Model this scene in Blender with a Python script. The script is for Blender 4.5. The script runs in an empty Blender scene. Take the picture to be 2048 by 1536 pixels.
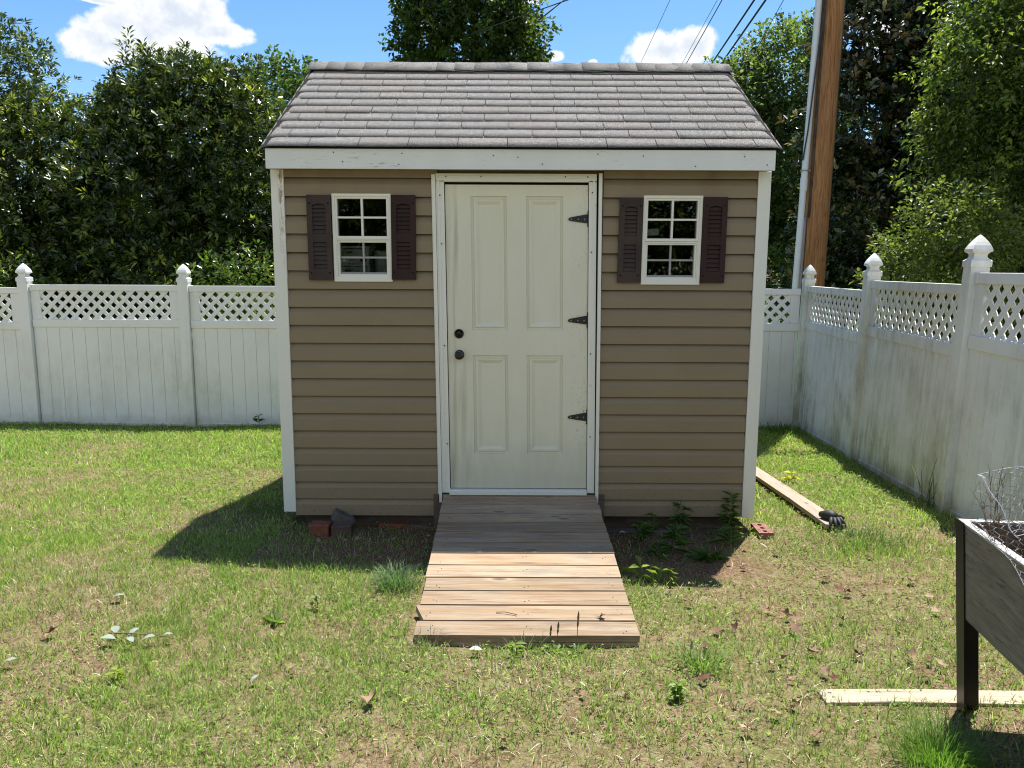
import bpy, math, random
import numpy as np
from mathutils import Vector, Matrix

R = random.Random(7)
rng = np.random.default_rng(11)
scene = bpy.context.scene
COL = scene.collection
PI = math.pi
CAM_H = 1.443
SUN_TO = Vector((.195, .34, 1.0)).normalized()      # direction towards the sun

# ------------------------------------------------------------------ ground shape
def gz(x, y):
    x = np.asarray(x, float); y = np.asarray(y, float)
    yb = np.clip(y, -4., 12.)
    return (-.06*yb + .11*np.exp(-((x+2.3)/1.0)**2-((y-4.1)/1.0)**2)
            - .03*np.exp(-((x-1.15)/.7)**2-((y-4.)/.6)**2)
            - .032*np.exp(-((x-.05)/.62)**2-((y-3.16)/.11)**2)
            + .008*np.sin(1.9*x+.7*y) + .006*np.sin(3.1*y-1.3*x+1))
def g(x, y): return float(gz(x, y))

class Noise2:
    """smooth value noise on a lattice"""
    def __init__(s, seed):
        s.t = np.random.default_rng(seed).random((256, 256))
    def one(s, x, y):
        xi = np.floor(x).astype(int); yi = np.floor(y).astype(int)
        fx = x-xi; fy = y-yi
        fx = fx*fx*(3-2*fx); fy = fy*fy*(3-2*fy)
        a = s.t[xi % 256, yi % 256]; b = s.t[(xi+1) % 256, yi % 256]
        c = s.t[xi % 256, (yi+1) % 256]; d = s.t[(xi+1) % 256, (yi+1) % 256]
        return (a*(1-fx)+b*fx)*(1-fy)+(c*(1-fx)+d*fx)*fy
    def __call__(s, x, y, f=1., o=3):
        v = 0; amp = .5; tot = 0
        for i in range(o):
            v = v+amp*s.one(x*f+13.7*i, y*f+7.1*i); tot += amp; amp *= .5; f *= 2
        return v/tot

# ------------------------------------------------------------------ object helpers
def org(o):
    v = Vector((0, 0, 0))
    while o is not None:
        v = v+o.location; o = o.parent
    return v

def tag(o, label=None, cat=None, group=None, kind=None):
    if label: o['label'] = label
    if cat: o['category'] = cat
    if group: o['group'] = group
    if kind: o['kind'] = kind
    return o

def thing(name, label, cat, loc, group=None):
    o = bpy.data.objects.new(name, None); COL.objects.link(o)
    o.empty_display_size = .1
    o.location = loc
    return tag(o, label, cat, group)

class MB:
    """collects geometry in world coordinates and links it as one mesh object"""
    def __init__(s): s.v = []; s.f = []; s.m = []
    def face(s, vs, m=0):
        n = len(s.v); s.v += [tuple(v) for v in vs]
        s.f.append(tuple(range(n, n+len(vs)))); s.m.append(m)
    def add(s, vs, fs, m=0):
        n = len(s.v); s.v += [tuple(v) for v in vs]
        for f in fs: s.f.append(tuple(i+n for i in f)); s.m.append(m)
    def box(s, x0, x1, y0, y1, z0, z1, m=0, fn=None):
        vs = [(x, y, z) for x in (x0, x1) for y in (y0, y1) for z in (z0, z1)]
        if fn: vs = [fn(*v) for v in vs]
        s.add(vs, [(0,1,3,2),(4,6,7,5),(0,4,5,1),(2,3,7,6),(0,2,6,4),(1,5,7,3)], m)
    def prism(s, poly, d, m=0):
        """poly: 3-D points of a planar outline, d: thickness vector"""
        n = len(poly); d = Vector(d)
        vs = [Vector(p) for p in poly]+[Vector(p)+d for p in poly]
        fs = [tuple(range(n))[::-1], tuple(range(n, 2*n))]
        fs += [(i, (i+1) % n, n+(i+1) % n, n+i) for i in range(n)]
        s.add(vs, fs, m)
    def tube(s, pts, rad, n=6, m=0, cap=True):
        pts = [Vector(p) for p in pts]
        if not hasattr(rad, '__len__'): rad = [rad]*len(pts)
        vs = []; prev = None
        for i, p in enumerate(pts):
            t = (pts[min(i+1, len(pts)-1)]-pts[max(i-1, 0)])
            t = t.normalized() if t.length > 1e-9 else Vector((0, 0, 1))
            a = prev if prev is not None else (Vector((1, 0, 0)) if abs(t.x) < .9 else Vector((0, 1, 0)))
            a = (a-t*a.dot(t)).normalized(); prev = a
            b = t.cross(a)
            for k in range(n):
                q = 2*PI*k/n
                vs.append(p+(a*math.cos(q)+b*math.sin(q))*rad[i])
        fs = []
        for i in range(len(pts)-1):
            for k in range(n):
                k2 = (k+1) % n
                fs.append((i*n+k, i*n+k2, (i+1)*n+k2, (i+1)*n+k))
        if cap:
            fs.append(tuple(range(n))[::-1]); fs.append(tuple(range((len(pts)-1)*n, len(pts)*n)))
        s.add(vs, fs, m)
    def lathe(s, c, axis, prof, n=20, m=0):
        """prof: (distance along axis, radius)"""
        ax = Vector(axis).normalized(); c = Vector(c)
        s.tube([c+ax*t for t, r in prof], [r for t, r in prof], n, m)
    def build(s, name, mats, parent=None, smooth=False, bevel=0):
        if not isinstance(mats, (list, tuple)): mats = [mats]
        o0 = org(parent) if parent is not None else Vector((0, 0, 0))
        me = bpy.data.meshes.new(name)
        me.from_pydata([(v[0]-o0.x, v[1]-o0.y, v[2]-o0.z) for v in s.v], [], s.f)
        for m in mats: me.materials.append(m)
        me.polygons.foreach_set('material_index', s.m)
        if smooth: me.polygons.foreach_set('use_smooth', [True]*len(s.f))
        me.update()
        o = bpy.data.objects.new(name, me); COL.objects.link(o)
        if parent is not None: o.parent = parent
        if bevel:
            b = o.modifiers.new('edges', 'BEVEL'); b.width = bevel; b.segments = 2; b.limit_method = 'ANGLE'; b.angle_limit = math.radians(40)
        return o

def np_mesh(name, V, F, col, mat, parent=None, smooth=False, sizes=None):
    """V (n,3), F (k,3|4) or flat loops with sizes, col (n,3) stored as the colour attribute col"""
    o0 = org(parent) if parent is not None else Vector((0, 0, 0))
    me = bpy.data.meshes.new(name)
    V = (V-np.array(o0[:])).astype(np.float32)
    me.vertices.add(len(V)); me.vertices.foreach_set('co', V.ravel())
    if sizes is None:
        sizes = np.full(len(F), F.shape[1], np.int32); F = F.ravel()
    starts = np.concatenate([[0], np.cumsum(sizes)[:-1]]).astype(np.int32)
    me.loops.add(len(F)); me.loops.foreach_set('vertex_index', np.asarray(F, np.int32))
    me.polygons.add(len(sizes)); me.polygons.foreach_set('loop_start', starts)
    try: me.polygons.foreach_set('loop_total', np.asarray(sizes, np.int32))
    except Exception: pass
    if smooth: me.polygons.foreach_set('use_smooth', np.ones(len(sizes), bool))
    if col is not None:
        a = me.color_attributes.new('col', 'FLOAT_COLOR', 'POINT')
        a.data.foreach_set('color', np.concatenate([col, np.ones((len(col), 1))], 1).astype(np.float32).ravel())
    me.materials.append(mat)
    me.update(calc_edges=True)
    o = bpy.data.objects.new(name, me); COL.objects.link(o)
    if parent is not None: o.parent = parent
    return o

# ------------------------------------------------------------------ materials
class NT:
    def __init__(s, name):
        s.mat = bpy.data.materials.new(name); s.mat.use_nodes = True
        s.t = s.mat.node_tree; s.t.nodes.clear()
        s.out = s.t.nodes.new('ShaderNodeOutputMaterial')
    def n(s, typ, **kw):
        nd = s.t.nodes.new(typ)
        for k, v in kw.items(): setattr(nd, k, v)
        return nd
    def l(s, a, b): s.t.links.new(a, b)
    def setin(s, sock, v):
        if isinstance(v, bpy.types.NodeSocket): s.l(v, sock)
        elif v is not None:
            if hasattr(sock.default_value, '__len__') and len(sock.default_value) == 4 and len(v) == 3: v = (*v, 1)
            sock.default_value = v
    def pos(s): return s.n('ShaderNodeNewGeometry').outputs['Position']
    def objc(s): return s.n('ShaderNodeTexCoord').outputs['Object']
    def orand(s): return s.n('ShaderNodeObjectInfo').outputs['Random']
    def mapping(s, v, scale=(1,1,1), loc=(0,0,0), rot=(0,0,0)):
        m = s.n('ShaderNodeMapping'); s.setin(m.inputs['Vector'], v)
        s.setin(m.inputs['Scale'], scale); s.setin(m.inputs['Location'], loc); s.setin(m.inputs['Rotation'], rot)
        return m.outputs[0]
    def noise(s, v, scale, detail=4, rough=.55, dist=0):
        nd = s.n('ShaderNodeTexNoise'); s.setin(nd.inputs['Vector'], v)
        nd.inputs['Scale'].default_value = scale; nd.inputs['Detail'].default_value = detail
        nd.inputs['Roughness'].default_value = rough; nd.inputs['Distortion'].default_value = dist
        return nd.outputs['Fac']
    def ramp(s, fac, stops, interp='LINEAR'):
        nd = s.n('ShaderNodeValToRGB'); s.setin(nd.inputs[0], fac)
        cr = nd.color_ramp; cr.interpolation = interp
        while len(cr.elements) < len(stops): cr.elements.new(.5)
        for e, (p, c) in zip(cr.elements, stops):
            e.position = p
            e.color = (*c, 1) if hasattr(c, '__len__') else (c, c, c, 1)
        return nd.outputs[0]
    def mix(s, fac, a, b, blend='MIX'):
        nd = s.n('ShaderNodeMix', data_type='RGBA', blend_type=blend)
        s.setin(nd.inputs[0], fac); s.setin(nd.inputs[6], a); s.setin(nd.inputs[7], b)
        return nd.outputs[2]
    def math(s, op, a, b=None, c=None, clamp=False):
        nd = s.n('ShaderNodeMath', operation=op); nd.use_clamp = clamp
        s.setin(nd.inputs[0], a)
        if b is not None: s.setin(nd.inputs[1], b)
        if c is not None: s.setin(nd.inputs[2], c)
        return nd.outputs[0]
    def sep(s, v):
        nd = s.n('ShaderNodeSeparateXYZ'); s.setin(nd.inputs[0], v); return nd.outputs
    def bump(s, h, strength=.3, dist=.01):
        nd = s.n('ShaderNodeBump'); s.setin(nd.inputs['Height'], h)
        nd.inputs['Strength'].default_value = strength; nd.inputs['Distance'].default_value = dist
        return nd.outputs[0]
    def pbr(s, col, rough=.6, spec=.5, metal=0, normal=None):
        p = s.n('ShaderNodeBsdfPrincipled')
        s.setin(p.inputs['Base Color'], col); s.setin(p.inputs['Roughness'], rough)
        s.setin(p.inputs['Specular IOR Level'], spec); s.setin(p.inputs['Metallic'], metal)
        if normal is not None: s.l(normal, p.inputs['Normal'])
        return p.outputs[0]
    def done(s, sh):
        s.l(sh, s.out.inputs[0]); return s.mat

def m_plain(name, col, rough=.6, spec=.5, metal=0, var=.12, scale=6):
    t = NT(name); n = t.noise(t.pos(), scale, 5, .65)
    c = t.mix(t.ramp(n, [(.3, 0.), (.7, 1.)]), tuple(x*(1-var) for x in col), tuple(min(x*(1+var), .9) for x in col))
    return t.done(t.pbr(c, rough, spec, metal, t.bump(t.noise(t.pos(), scale*30, 3), .08, .002)))

def m_vinyl_fence(name, grime, green, lo=.42):
    t = NT(name); p = t.pos()
    base = t.mix(t.noise(p, .9, 3), (.77, .78, .745), (.83, .835, .805))
    streak = t.noise(t.mapping(p, (11, 11, .9)), 1., 6, .72)
    patch = t.noise(p, 1.3, 4, .6)
    z = t.sep(p)[2]
    low = t.n('ShaderNodeMapRange'); t.setin(low.inputs[0], z)
    low.inputs[1].default_value = .75; low.inputs[2].default_value = -.6; low.inputs[3].default_value = .25; low.inputs[4].default_value = 1
    blot = t.noise(t.mapping(p, (9, 9, 5)), 1., 6, .75)
    streak = t.math('ADD', t.math('MULTIPLY', streak, .62), t.math('MULTIPLY', blot, .38))
    f = t.math('MULTIPLY', t.ramp(streak, [(.40, 0.), (.70, 1.)]), t.ramp(patch, [(lo, .0), (lo+.22, 1.)]))
    f = t.math('MULTIPLY', f, t.math('ADD', low.outputs[0], .25))
    f = t.math('MULTIPLY', f, grime, clamp=True)
    speck = t.ramp(t.noise(p, 60, 2), [(.66, 0.), (.76, 1.)])
    speck = t.math('MULTIPLY', speck, t.ramp(t.noise(p, 2.2, 3), [(.5, 0.), (.75, .55*grime)]))
    c = t.mix(f, base, green)
    c = t.mix(speck, c, (.10, .09, .05))
    # soil splashed on the foot of the fence (a band that follows the sloping ground)
    y = t.sep(p)[1]
    h = t.math('ADD', z, t.math('MULTIPLY', y, .06))
    foot = t.n('ShaderNodeMapRange'); t.setin(foot.inputs[0], t.math('ADD', h, t.math('MULTIPLY', t.noise(p, 7, 4), .22)))
    foot.inputs[1].default_value = .27; foot.inputs[2].default_value = .03; foot.inputs[3].default_value = 0; foot.inputs[4].default_value = .6
    c = t.mix(foot.outputs[0], c, (.30, .24, .15))
    return t.done(t.pbr(c, .42, .4))

def m_white_paint(name, col=(.74, .74, .68), dirt=.5, wood=False):
    t = NT(name); p = t.pos()
    n = t.noise(t.mapping(p, (3, 3, 1.)), 2., 5, .6)
    c = t.mix(n, tuple(x*.93 for x in col), tuple(x*1.05 for x in col))
    sp = t.ramp(t.noise(t.mapping(p, (60, 60, 14) if not wood else (14, 90, 90)), 1., 4, .65), [(.66, 0.), (.73, 1.)] if not wood else [(.58, 0.), (.64, 1.)])
    pa = t.ramp(t.noise(p, 3.1, 3), [(.52, 0.), (.72, dirt)])
    c = t.mix(t.math('MULTIPLY', sp, pa), c, (.20, .15, .10))
    if not wood:                 # paint flaking off in a strip near the top of the left corner
        x, y, z = t.sep(p)
        a = t.n('ShaderNodeMapRange'); t.setin(a.inputs[0], t.math('ABSOLUTE', t.math('SUBTRACT', x, -1.462))); a.inputs[1].default_value = .020; a.inputs[2].default_value = .004
        b = t.n('ShaderNodeMapRange'); t.setin(b.inputs[0], z); b.inputs[1].default_value = 1.35; b.inputs[2].default_value = 2.0
        fl = t.ramp(t.noise(t.mapping(p, (110, 60, 22)), 1., 4, .65), [(.46, 0.), (.56, 1.)])
        c = t.mix(t.math('MULTIPLY', fl, t.math('MULTIPLY', a.outputs[0], b.outputs[0])), c, (.22, .14, .075))
    return t.done(t.pbr(c, .5, .4, normal=t.bump(n, .05, .002)))

def m_door():
    t = NT('door_paint'); p = t.pos(); x, y, z = t.sep(p)
    n = t.noise(t.mapping(p, (5, 5, 1.6)), 1.6, 5, .6)
    c = t.mix(n, (.635, .625, .495), (.72, .71, .58))
    # grey grime rising from the sill and down the lock side, mildew specks by the hinges
    low = t.n('ShaderNodeMapRange'); t.setin(low.inputs[0], t.math('ADD', z, t.math('MULTIPLY', n, .5)))
    low.inputs[1].default_value = .62; low.inputs[2].default_value = .1; low.inputs[3].default_value = 0; low.inputs[4].default_value = .62
    c = t.mix(low.outputs[0], c, (.40, .38, .30))
    sp = t.ramp(t.noise(t.mapping(p, (90, 90, 45)), 1., 3, .6), [(.60, 0.), (.70, 1.)])
    side = t.n('ShaderNodeMapRange'); t.setin(side.inputs[0], x); side.inputs[1].default_value = .33; side.inputs[2].default_value = .50
    m = t.math('MULTIPLY', sp, t.math('MULTIPLY', side.outputs[0], t.ramp(t.noise(p, 2.6, 2), [(.40, .05), (.62, .9)])))
    c = t.mix(m, c, (.13, .11, .07))
    st = t.ramp(t.noise(t.mapping(p, (22, 22, 1.)), 1., 4), [(.52, 0.), (.74, .55)])
    lk = t.n('ShaderNodeMapRange'); t.setin(lk.inputs[0], x); lk.inputs[1].default_value = -.18; lk.inputs[2].default_value = -.36
    c = t.mix(t.math('MULTIPLY', st, lk.outputs[0]), c, (.25, .22, .15))
    spk = t.ramp(t.noise(p, 55, 2), [(.74, 0.), (.80, .5)])
    c = t.mix(spk, c, (.25, .22, .16))
    return t.done(t.pbr(c, .5, .4, normal=t.bump(t.noise(t.mapping(p, (80, 80, 12)), 1., 3), .06, .002)))

def m_siding():
    t = NT('tan_vinyl_siding'); p = t.pos()
    n = t.noise(t.mapping(p, (1.3, 1.3, 2.5)), 1.4, 5, .6)
    gr = t.noise(t.mapping(p, (3, 3, 130)), 1., 3, .6)
    c = t.mix(n, (.222, .172, .106), (.278, .220, .140))
    c = t.mix(t.math('MULTIPLY', gr, .35), c, (.185, .148, .094))
    spk = t.ramp(t.noise(p, 45, 2), [(.72, 0.), (.80, .45)])
    c = t.mix(spk, c, (.12, .09, .06))
    z = t.sep(p)[2]; mu = t.n('ShaderNodeMapRange'); t.setin(mu.inputs[0], z); mu.inputs[1].default_value = .22; mu.inputs[2].default_value = -.2
    mud = t.math('MULTIPLY', mu.outputs[0], t.ramp(t.noise(p, 70, 3, .7), [(.54, 0.), (.68, .45)]))
    c = t.mix(mud, c, (.09, .065, .045))
    # faint rusty drips under the eave
    z = t.sep(p)[2]; up = t.n('ShaderNodeMapRange'); t.setin(up.inputs[0], z); up.inputs[1].default_value = 1.85; up.inputs[2].default_value = 2.02
    dr = t.math('MULTIPLY', up.outputs[0], t.ramp(t.noise(t.mapping(p, (4, 4, 2)), 1.3, 4), [(.5, 0.), (.72, .55)]))
    c = t.mix(dr, c, (.16, .10, .065))
    return t.done(t.pbr(c, .55, .35, normal=t.bump(gr, .1, .002)))

def m_wood(name, pal, axis='x', rough=.85, crack=.9, knots=True, vary=1.):
    """weathered boards: long grain along one axis, knots, dark checks"""
    t = NT(name); p = t.pos()
    off = t.math('MULTIPLY', t.orand(), 37.)
    cmb = t.n('ShaderNodeCombineXYZ'); 
    for i in range(3): t.l(off, cmb.inputs[i])
    add = t.n('ShaderNodeVectorMath', operation='ADD'); t.l(p, add.inputs[0]); t.l(cmb.outputs[0], add.inputs[1])
    v = add.outputs[0]
    k = {'x': (1, 1, 1), 'y': (0, 1, 0), 'z': (0, 0, 1)}
    def sc(along, across): return tuple(along if a == axis else across for a in 'xyz')
    warp = t.noise(t.mapping(v, sc(1.2, 5)), 1., 3)
    g1 = t.noise(t.mapping(v, sc(1.5, 30)), 1., 6, .68, 1.3)
    g2 = t.noise(t.mapping(v, sc(2.6, 85)), 1., 5, .65)
    blot = t.noise(t.mapping(v, sc(1.3, 6)), 1.6, 4, .6)
    c = t.mix(t.ramp(g1, [(.34, 0.), (.62, 1.)]), pal[0], pal[1])
    c = t.mix(t.math('MULTIPLY', t.ramp(blot, [(.36, 0.), (.66, 1.)]), t.math('ADD', .45, t.math('MULTIPLY', t.orand(), .5*vary))), c, pal[2])
    if vary >= 1:
        o2 = t.math('FRACT', t.math('MULTIPLY', t.orand(), 7.31))
        c = t.mix(t.math('MULTIPLY', t.ramp(o2, [(.45, 0.), (.9, .38)]), t.ramp(blot, [(.35, 1.), (.7, .25)])), c, (.36, .19, .085))
    if vary >= 1 and axis == 'x':
        gw_ = t.ramp(t.noise(t.mapping(v, sc(2.2, 9)), 1., 5, .65), [(.50, 0.), (.66, .6)])
        c = t.mix(gw_, c, (.17, .15, .125))
    chk = t.ramp(g2, [(.57, 0.), (.72, crack*.85)])
    c = t.mix(chk, c, pal[3])
    bri = t.n('ShaderNodeHueSaturation'); t.setin(bri.inputs['Color'], c)
    t.setin(bri.inputs['Value'], t.math('ADD', 1-.16*vary, t.math('MULTIPLY', t.orand(), .32*vary)))
    c = bri.outputs[0]
    h = t.math('SUBTRACT', g1, t.math('MULTIPLY', chk, .8))
    if knots:
        vx, vy, vz = t.sep(v); al = {'x': vx, 'y': vy, 'z': vz}[axis]; ac = vy if axis == 'x' else vx
        kv = t.n('ShaderNodeCombineXYZ'); t.l(t.math('MULTIPLY', al, 1.7), kv.inputs[0]); t.l(t.math('MULTIPLY', ac, 5.2), kv.inputs[1])
        t.l(t.math('MULTIPLY', t.math('SUBTRACT', warp, .5), .12), kv.inputs[2])
        vo = t.n('ShaderNodeTexVoronoi', voronoi_dimensions='2D'); t.l(kv.outputs[0], vo.inputs['Vector'])
        vo.inputs['Scale'].default_value = 1.
        gate = t.ramp(t.sep(vo.outputs['Color'])[0], [(.50, 0.), (.56, 1.)])
        dist = t.math('ADD', vo.outputs['Distance'], t.math('MULTIPLY', t.math('SUBTRACT', g2, .5), .07))
        kn = t.math('MULTIPLY', t.ramp(dist, [(.035, 1.), (.075, 0.)]), gate)
        ring = t.math('MULTIPLY', t.math('MULTIPLY', t.ramp(dist, [(.06, 0.), (.09, 1.), (.17, 0.)]), .5), gate)
        c = t.mix(ring, c, pal[2]); c = t.mix(t.math('MULTIPLY', kn, .62), c, pal[3])
    return t.done(t.pbr(c, rough, .25, normal=t.bump(h, .35, .004)))

def m_shingle():
    t = NT('asphalt_shingle'); p = t.pos()
    gran = t.noise(p, 150, 3, .75)
    big = t.noise(t.mapping(p, (1.2, .8, .8)), 1.5, 4, .6)
    at = t.n('ShaderNodeAttribute', attribute_name='col').outputs['Color']
    c = t.ramp(gran, [(.34, (.045, .042, .037)), (.46, (.128, .122, .113)), (.54, (.21, .201, .188)), (.66, (.42, .405, .382))])
    c = t.mix(1., c, at, 'MULTIPLY')
    c = t.mix(t.ramp(big, [(.4, 0.), (.7, .30)]), c, (.15, .125, .115))
    return t.done(t.pbr(c, .95, .15, normal=t.bump(gran, .5, .003)))

def m_leaf(name, trans=.3, rough=.36, spec=.5, tint=(1.2, 1.25, .6)):
    t = NT(name); a = t.n('ShaderNodeAttribute', attribute_name='col').outputs['Color']
    b = t.pbr(a, rough, spec)
    tr = t.n('ShaderNodeBsdfTranslucent')
    t.l(t.mix(1., a, tint, 'MULTIPLY'), tr.inputs[0])
    mx = t.n('ShaderNodeMixShader'); mx.inputs[0].default_value = trans
    t.l(b, mx.inputs[1]); t.l(tr.outputs[0], mx.inputs[2])
    return t.done(mx.outputs[0])

def m_ground():
    t = NT('lawn_soil'); p = t.pos()
    n1 = t.noise(p, 1.4, 5, .6); n2 = t.noise(p, 13, 5, .7); n3 = t.noise(p, 70, 4, .7)
    soil = t.ramp(n3, [(.30, (.05, .029, .018)), (.5, (.15, .090, .056)), (.72, (.36, .25, .17))])
    thatch = t.ramp(t.noise(t.mapping(p, (1, 1.6, 1), rot=(0, 0, .6)), 120, 3, .7), [(.3, (.09, .065, .036)), (.55, (.27, .21, .12)), (.75, (.46, .39, .26))])
    # ragged bare soil bed along the shed front; its colour also deepens the shed's shadow
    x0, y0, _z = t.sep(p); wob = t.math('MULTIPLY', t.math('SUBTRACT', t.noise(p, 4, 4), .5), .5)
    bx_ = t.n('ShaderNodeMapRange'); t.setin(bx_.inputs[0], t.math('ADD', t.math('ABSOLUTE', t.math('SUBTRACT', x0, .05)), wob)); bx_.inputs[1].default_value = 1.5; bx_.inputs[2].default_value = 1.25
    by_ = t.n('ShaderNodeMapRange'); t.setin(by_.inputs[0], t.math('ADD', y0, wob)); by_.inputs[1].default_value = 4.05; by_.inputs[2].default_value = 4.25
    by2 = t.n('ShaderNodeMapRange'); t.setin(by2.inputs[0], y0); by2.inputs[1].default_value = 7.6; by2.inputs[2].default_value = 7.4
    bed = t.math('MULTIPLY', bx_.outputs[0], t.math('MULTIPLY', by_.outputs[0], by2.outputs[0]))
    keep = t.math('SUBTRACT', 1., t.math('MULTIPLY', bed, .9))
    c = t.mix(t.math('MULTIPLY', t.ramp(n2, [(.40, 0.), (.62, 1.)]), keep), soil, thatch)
    green = t.ramp(n3, [(.3, (.035, .055, .012)), (.7, (.13, .20, .035))])
    y = t.sep(p)[1]
    far = t.n('ShaderNodeMapRange'); t.setin(far.inputs[0], y); far.inputs[1].default_value = 9; far.inputs[2].default_value = 12
    f = t.math('ADD', t.math('MULTIPLY', t.ramp(n1, [(.35, 0.), (.65, 1.)]), .5), far.outputs[0], clamp=True)
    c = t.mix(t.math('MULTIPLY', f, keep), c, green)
    return t.done(t.pbr(c, 1., .05, normal=t.bump(t.math('ADD', n2, n3), .8, .02)))

def m_glass():
    t = NT('window_glass')
    gl = t.n('ShaderNodeBsdfGlossy'); gl.inputs['Roughness'].default_value = .01
    tr = t.n('ShaderNodeBsdfTransparent'); tr.inputs[0].default_value = (.86, .9, .88, 1)
    fr = t.n('ShaderNodeFresnel'); fr.inputs[0].default_value = 1.5
    # double glazing: two panes' worth of reflection
    f = t.math('MULTIPLY', fr.outputs[0], 1.6, clamp=True)
    mx = t.n('ShaderNodeMixShader'); t.l(f, mx.inputs[0]); t.l(tr.outputs[0], mx.inputs[1]); t.l(gl.outputs[0], mx.inputs[2])
    return t.done(mx.outputs[0])

M = {}
M['fence_back'] = m_vinyl_fence('white_vinyl', .9, (.50, .50, .40))
M['fence_side'] = m_vinyl_fence('mildewed_vinyl', 2.0, (.42, .41, .30), .36)
M['seam'] = m_plain('shaded_dirty_seam', (.67, .67, .63), .6, .2)  # groove shade put into the colour, along with dirt
M['trim'] = m_white_paint('white_trim', (.74, .74, .67), .7)
M['fascia'] = m_white_paint('white_fascia_paint', (.72, .74, .71), .9, wood=True)
M['winframe'] = m_white_paint('window_vinyl', (.76, .75, .66), .25)
M['muntin'] = m_plain('grey_muntin', (.30, .30, .29), .5)
M['door'] = m_door()
M['siding'] = m_siding()
M['shingle'] = m_shingle()
M['shutter'] = m_plain('faded_brown_shutter', (.052, .037, .032), .65, .2, var=.3, scale=4)
M['shutter_dark'] = m_plain('maroon_brown_shutter', (.034, .0185, .0165), .65, .2, var=.25, scale=4)
M['black'] = m_plain('black_iron', (.012, .012, .013), .45, .5)
M['bronze'] = m_plain('dark_bronze', (.035, .030, .028), .3, .6, .6)
M['dark'] = m_plain('dark_gap', (.015, .014, .013), .9, .1)
M['glass'] = m_glass()
M['inside'] = m_plain('bare_plywood', (.20, .14, .09), .9, .1)
M['plank'] = m_wood('weathered_decking', [(.19, .118, .066), (.34, .245, .150), (.365, .305, .225), (.045, .034, .026)], 'x')
M['grey_plank'] = m_wood('grey_weathered_board', [(.22, .19, .15), (.36, .33, .275), (.28, .24, .185), (.07, .058, .045)], 'y')
M['ground_board'] = m_wood('pale_weathered_board', [(.27, .20, .135), (.44, .375, .285), (.36, .29, .215), (.08, .06, .045)], 'x', vary=.4)
M['skid'] = m_wood('dark_timber', [(.055, .042, .031), (.10, .078, .06), (.075, .058, .046), (.03, .023, .018)], 'x')
M['planter_wood'] = m_wood('grey_planter_board', [(.115, .098, .074), (.235, .207, .162), (.17, .140, .102), (.04, .034, .027)], 'y', vary=.3)
M['planter_rim'] = m_wood('pale_planter_rim', [(.28, .27, .25), (.46, .44, .41), (.34, .32, .29), (.10, .09, .085)], 'y', vary=.3, knots=False)
M['pole'] = m_wood('treated_pole_wood', [(.17, .070, .024), (.42, .225, .10), (.27, .125, .048), (.035, .016, .010)], 'z', vary=.1)
M['conduit'] = m_plain('white_conduit', (.62, .66, .70), .4, .5, var=.05)
M['conduit_grey'] = m_plain('grey_conduit', (.25, .26, .28), .45, .5, var=.08)
M['cable'] = m_plain('black_cable', (.02, .02, .022), .5)
M['wire'] = m_plain('galvanised_wire', (.44, .44, .44), .35, .5, .6, var=.05)
M['brick'] = m_plain('fired_brick', (.23, .115, .09), .9, .1, var=.35, scale=25)
M['brick_red'] = m_plain('orange_red_brick', (.20, .075, .048), .9, .1, var=.35, scale=25)
M['stone'] = m_plain('grey_block', (.11, .10, .085), .95, .1, var=.3, scale=18)
M['glove'] = m_plain('black_knit', (.018, .018, .020), .6, .4, var=.3, scale=40)
M['soil'] = m_plain('potting_soil', (.050, .032, .022), 1., .05, var=.5, scale=30)
M['twig'] = m_plain('dry_twig', (.17, .11, .07), .9, .1, var=.3, scale=30)
M['carton'] = m_plain('grey_carton', (.42, .42, .40), .7, .2, var=.1, scale=9)
M['carton_print'] = m_plain('dark_carton_print', (.06, .07, .08), .7, .2)
M['pale_sheet'] = m_plain('pale_sheet', (.55, .57, .55), .6)
M['bark'] = m_plain('tree_bark', (.075, .058, .045), .95, .1, var=.4, scale=9)
M['leaf_gloss'] = m_leaf('glossy_leaf', .34, .27, .6)
M['leaf_soft'] = m_leaf('soft_leaf', .5, .45, .4)
M['leaf_magnolia'] = m_leaf('magnolia_leaf', .2, .24, .7, (1.2, 1.1, .6))
M['grass'] = m_leaf('grass_blade', .5, .5, .3, (1.05, 1.25, .65))
M['straw'] = m_leaf('dry_thatch', .15, .8, .15, (1, 1, .9))
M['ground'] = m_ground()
M['concrete'] = m_plain('pale_concrete', (.55, .54, .50), .9, .1)
M['brown_fence'] = m_plain('brown_stained_board', (.17, .095, .06), .85, .2, var=.25, scale=5)
def m_dead_leaf():
    t = NT('dead_leaf'); p = t.objc(); r = t.orand()
    c = t.ramp(r, [(0., (.09, .042, .022)), (.3, (.145, .085, .045)), (.55, (.26, .165, .105)), (.8, (.38, .29, .19)), (1., (.13, .04, .02))])
    c = t.mix(t.ramp(t.noise(p, 60, 3), [(.4, 0.), (.7, .6)]), c, (.08, .045, .03))
    return t.done(t.pbr(c, .75, .25))
M['dead_leaf'] = m_dead_leaf()
M['pale_leaf'] = m_plain('pale_leaf_underside', (.20, .24, .185), .7, .25, var=.12, scale=40)
M['paper'] = m_plain('white_scrap', (.32, .33, .29), .7, .2, var=.08)

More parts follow.
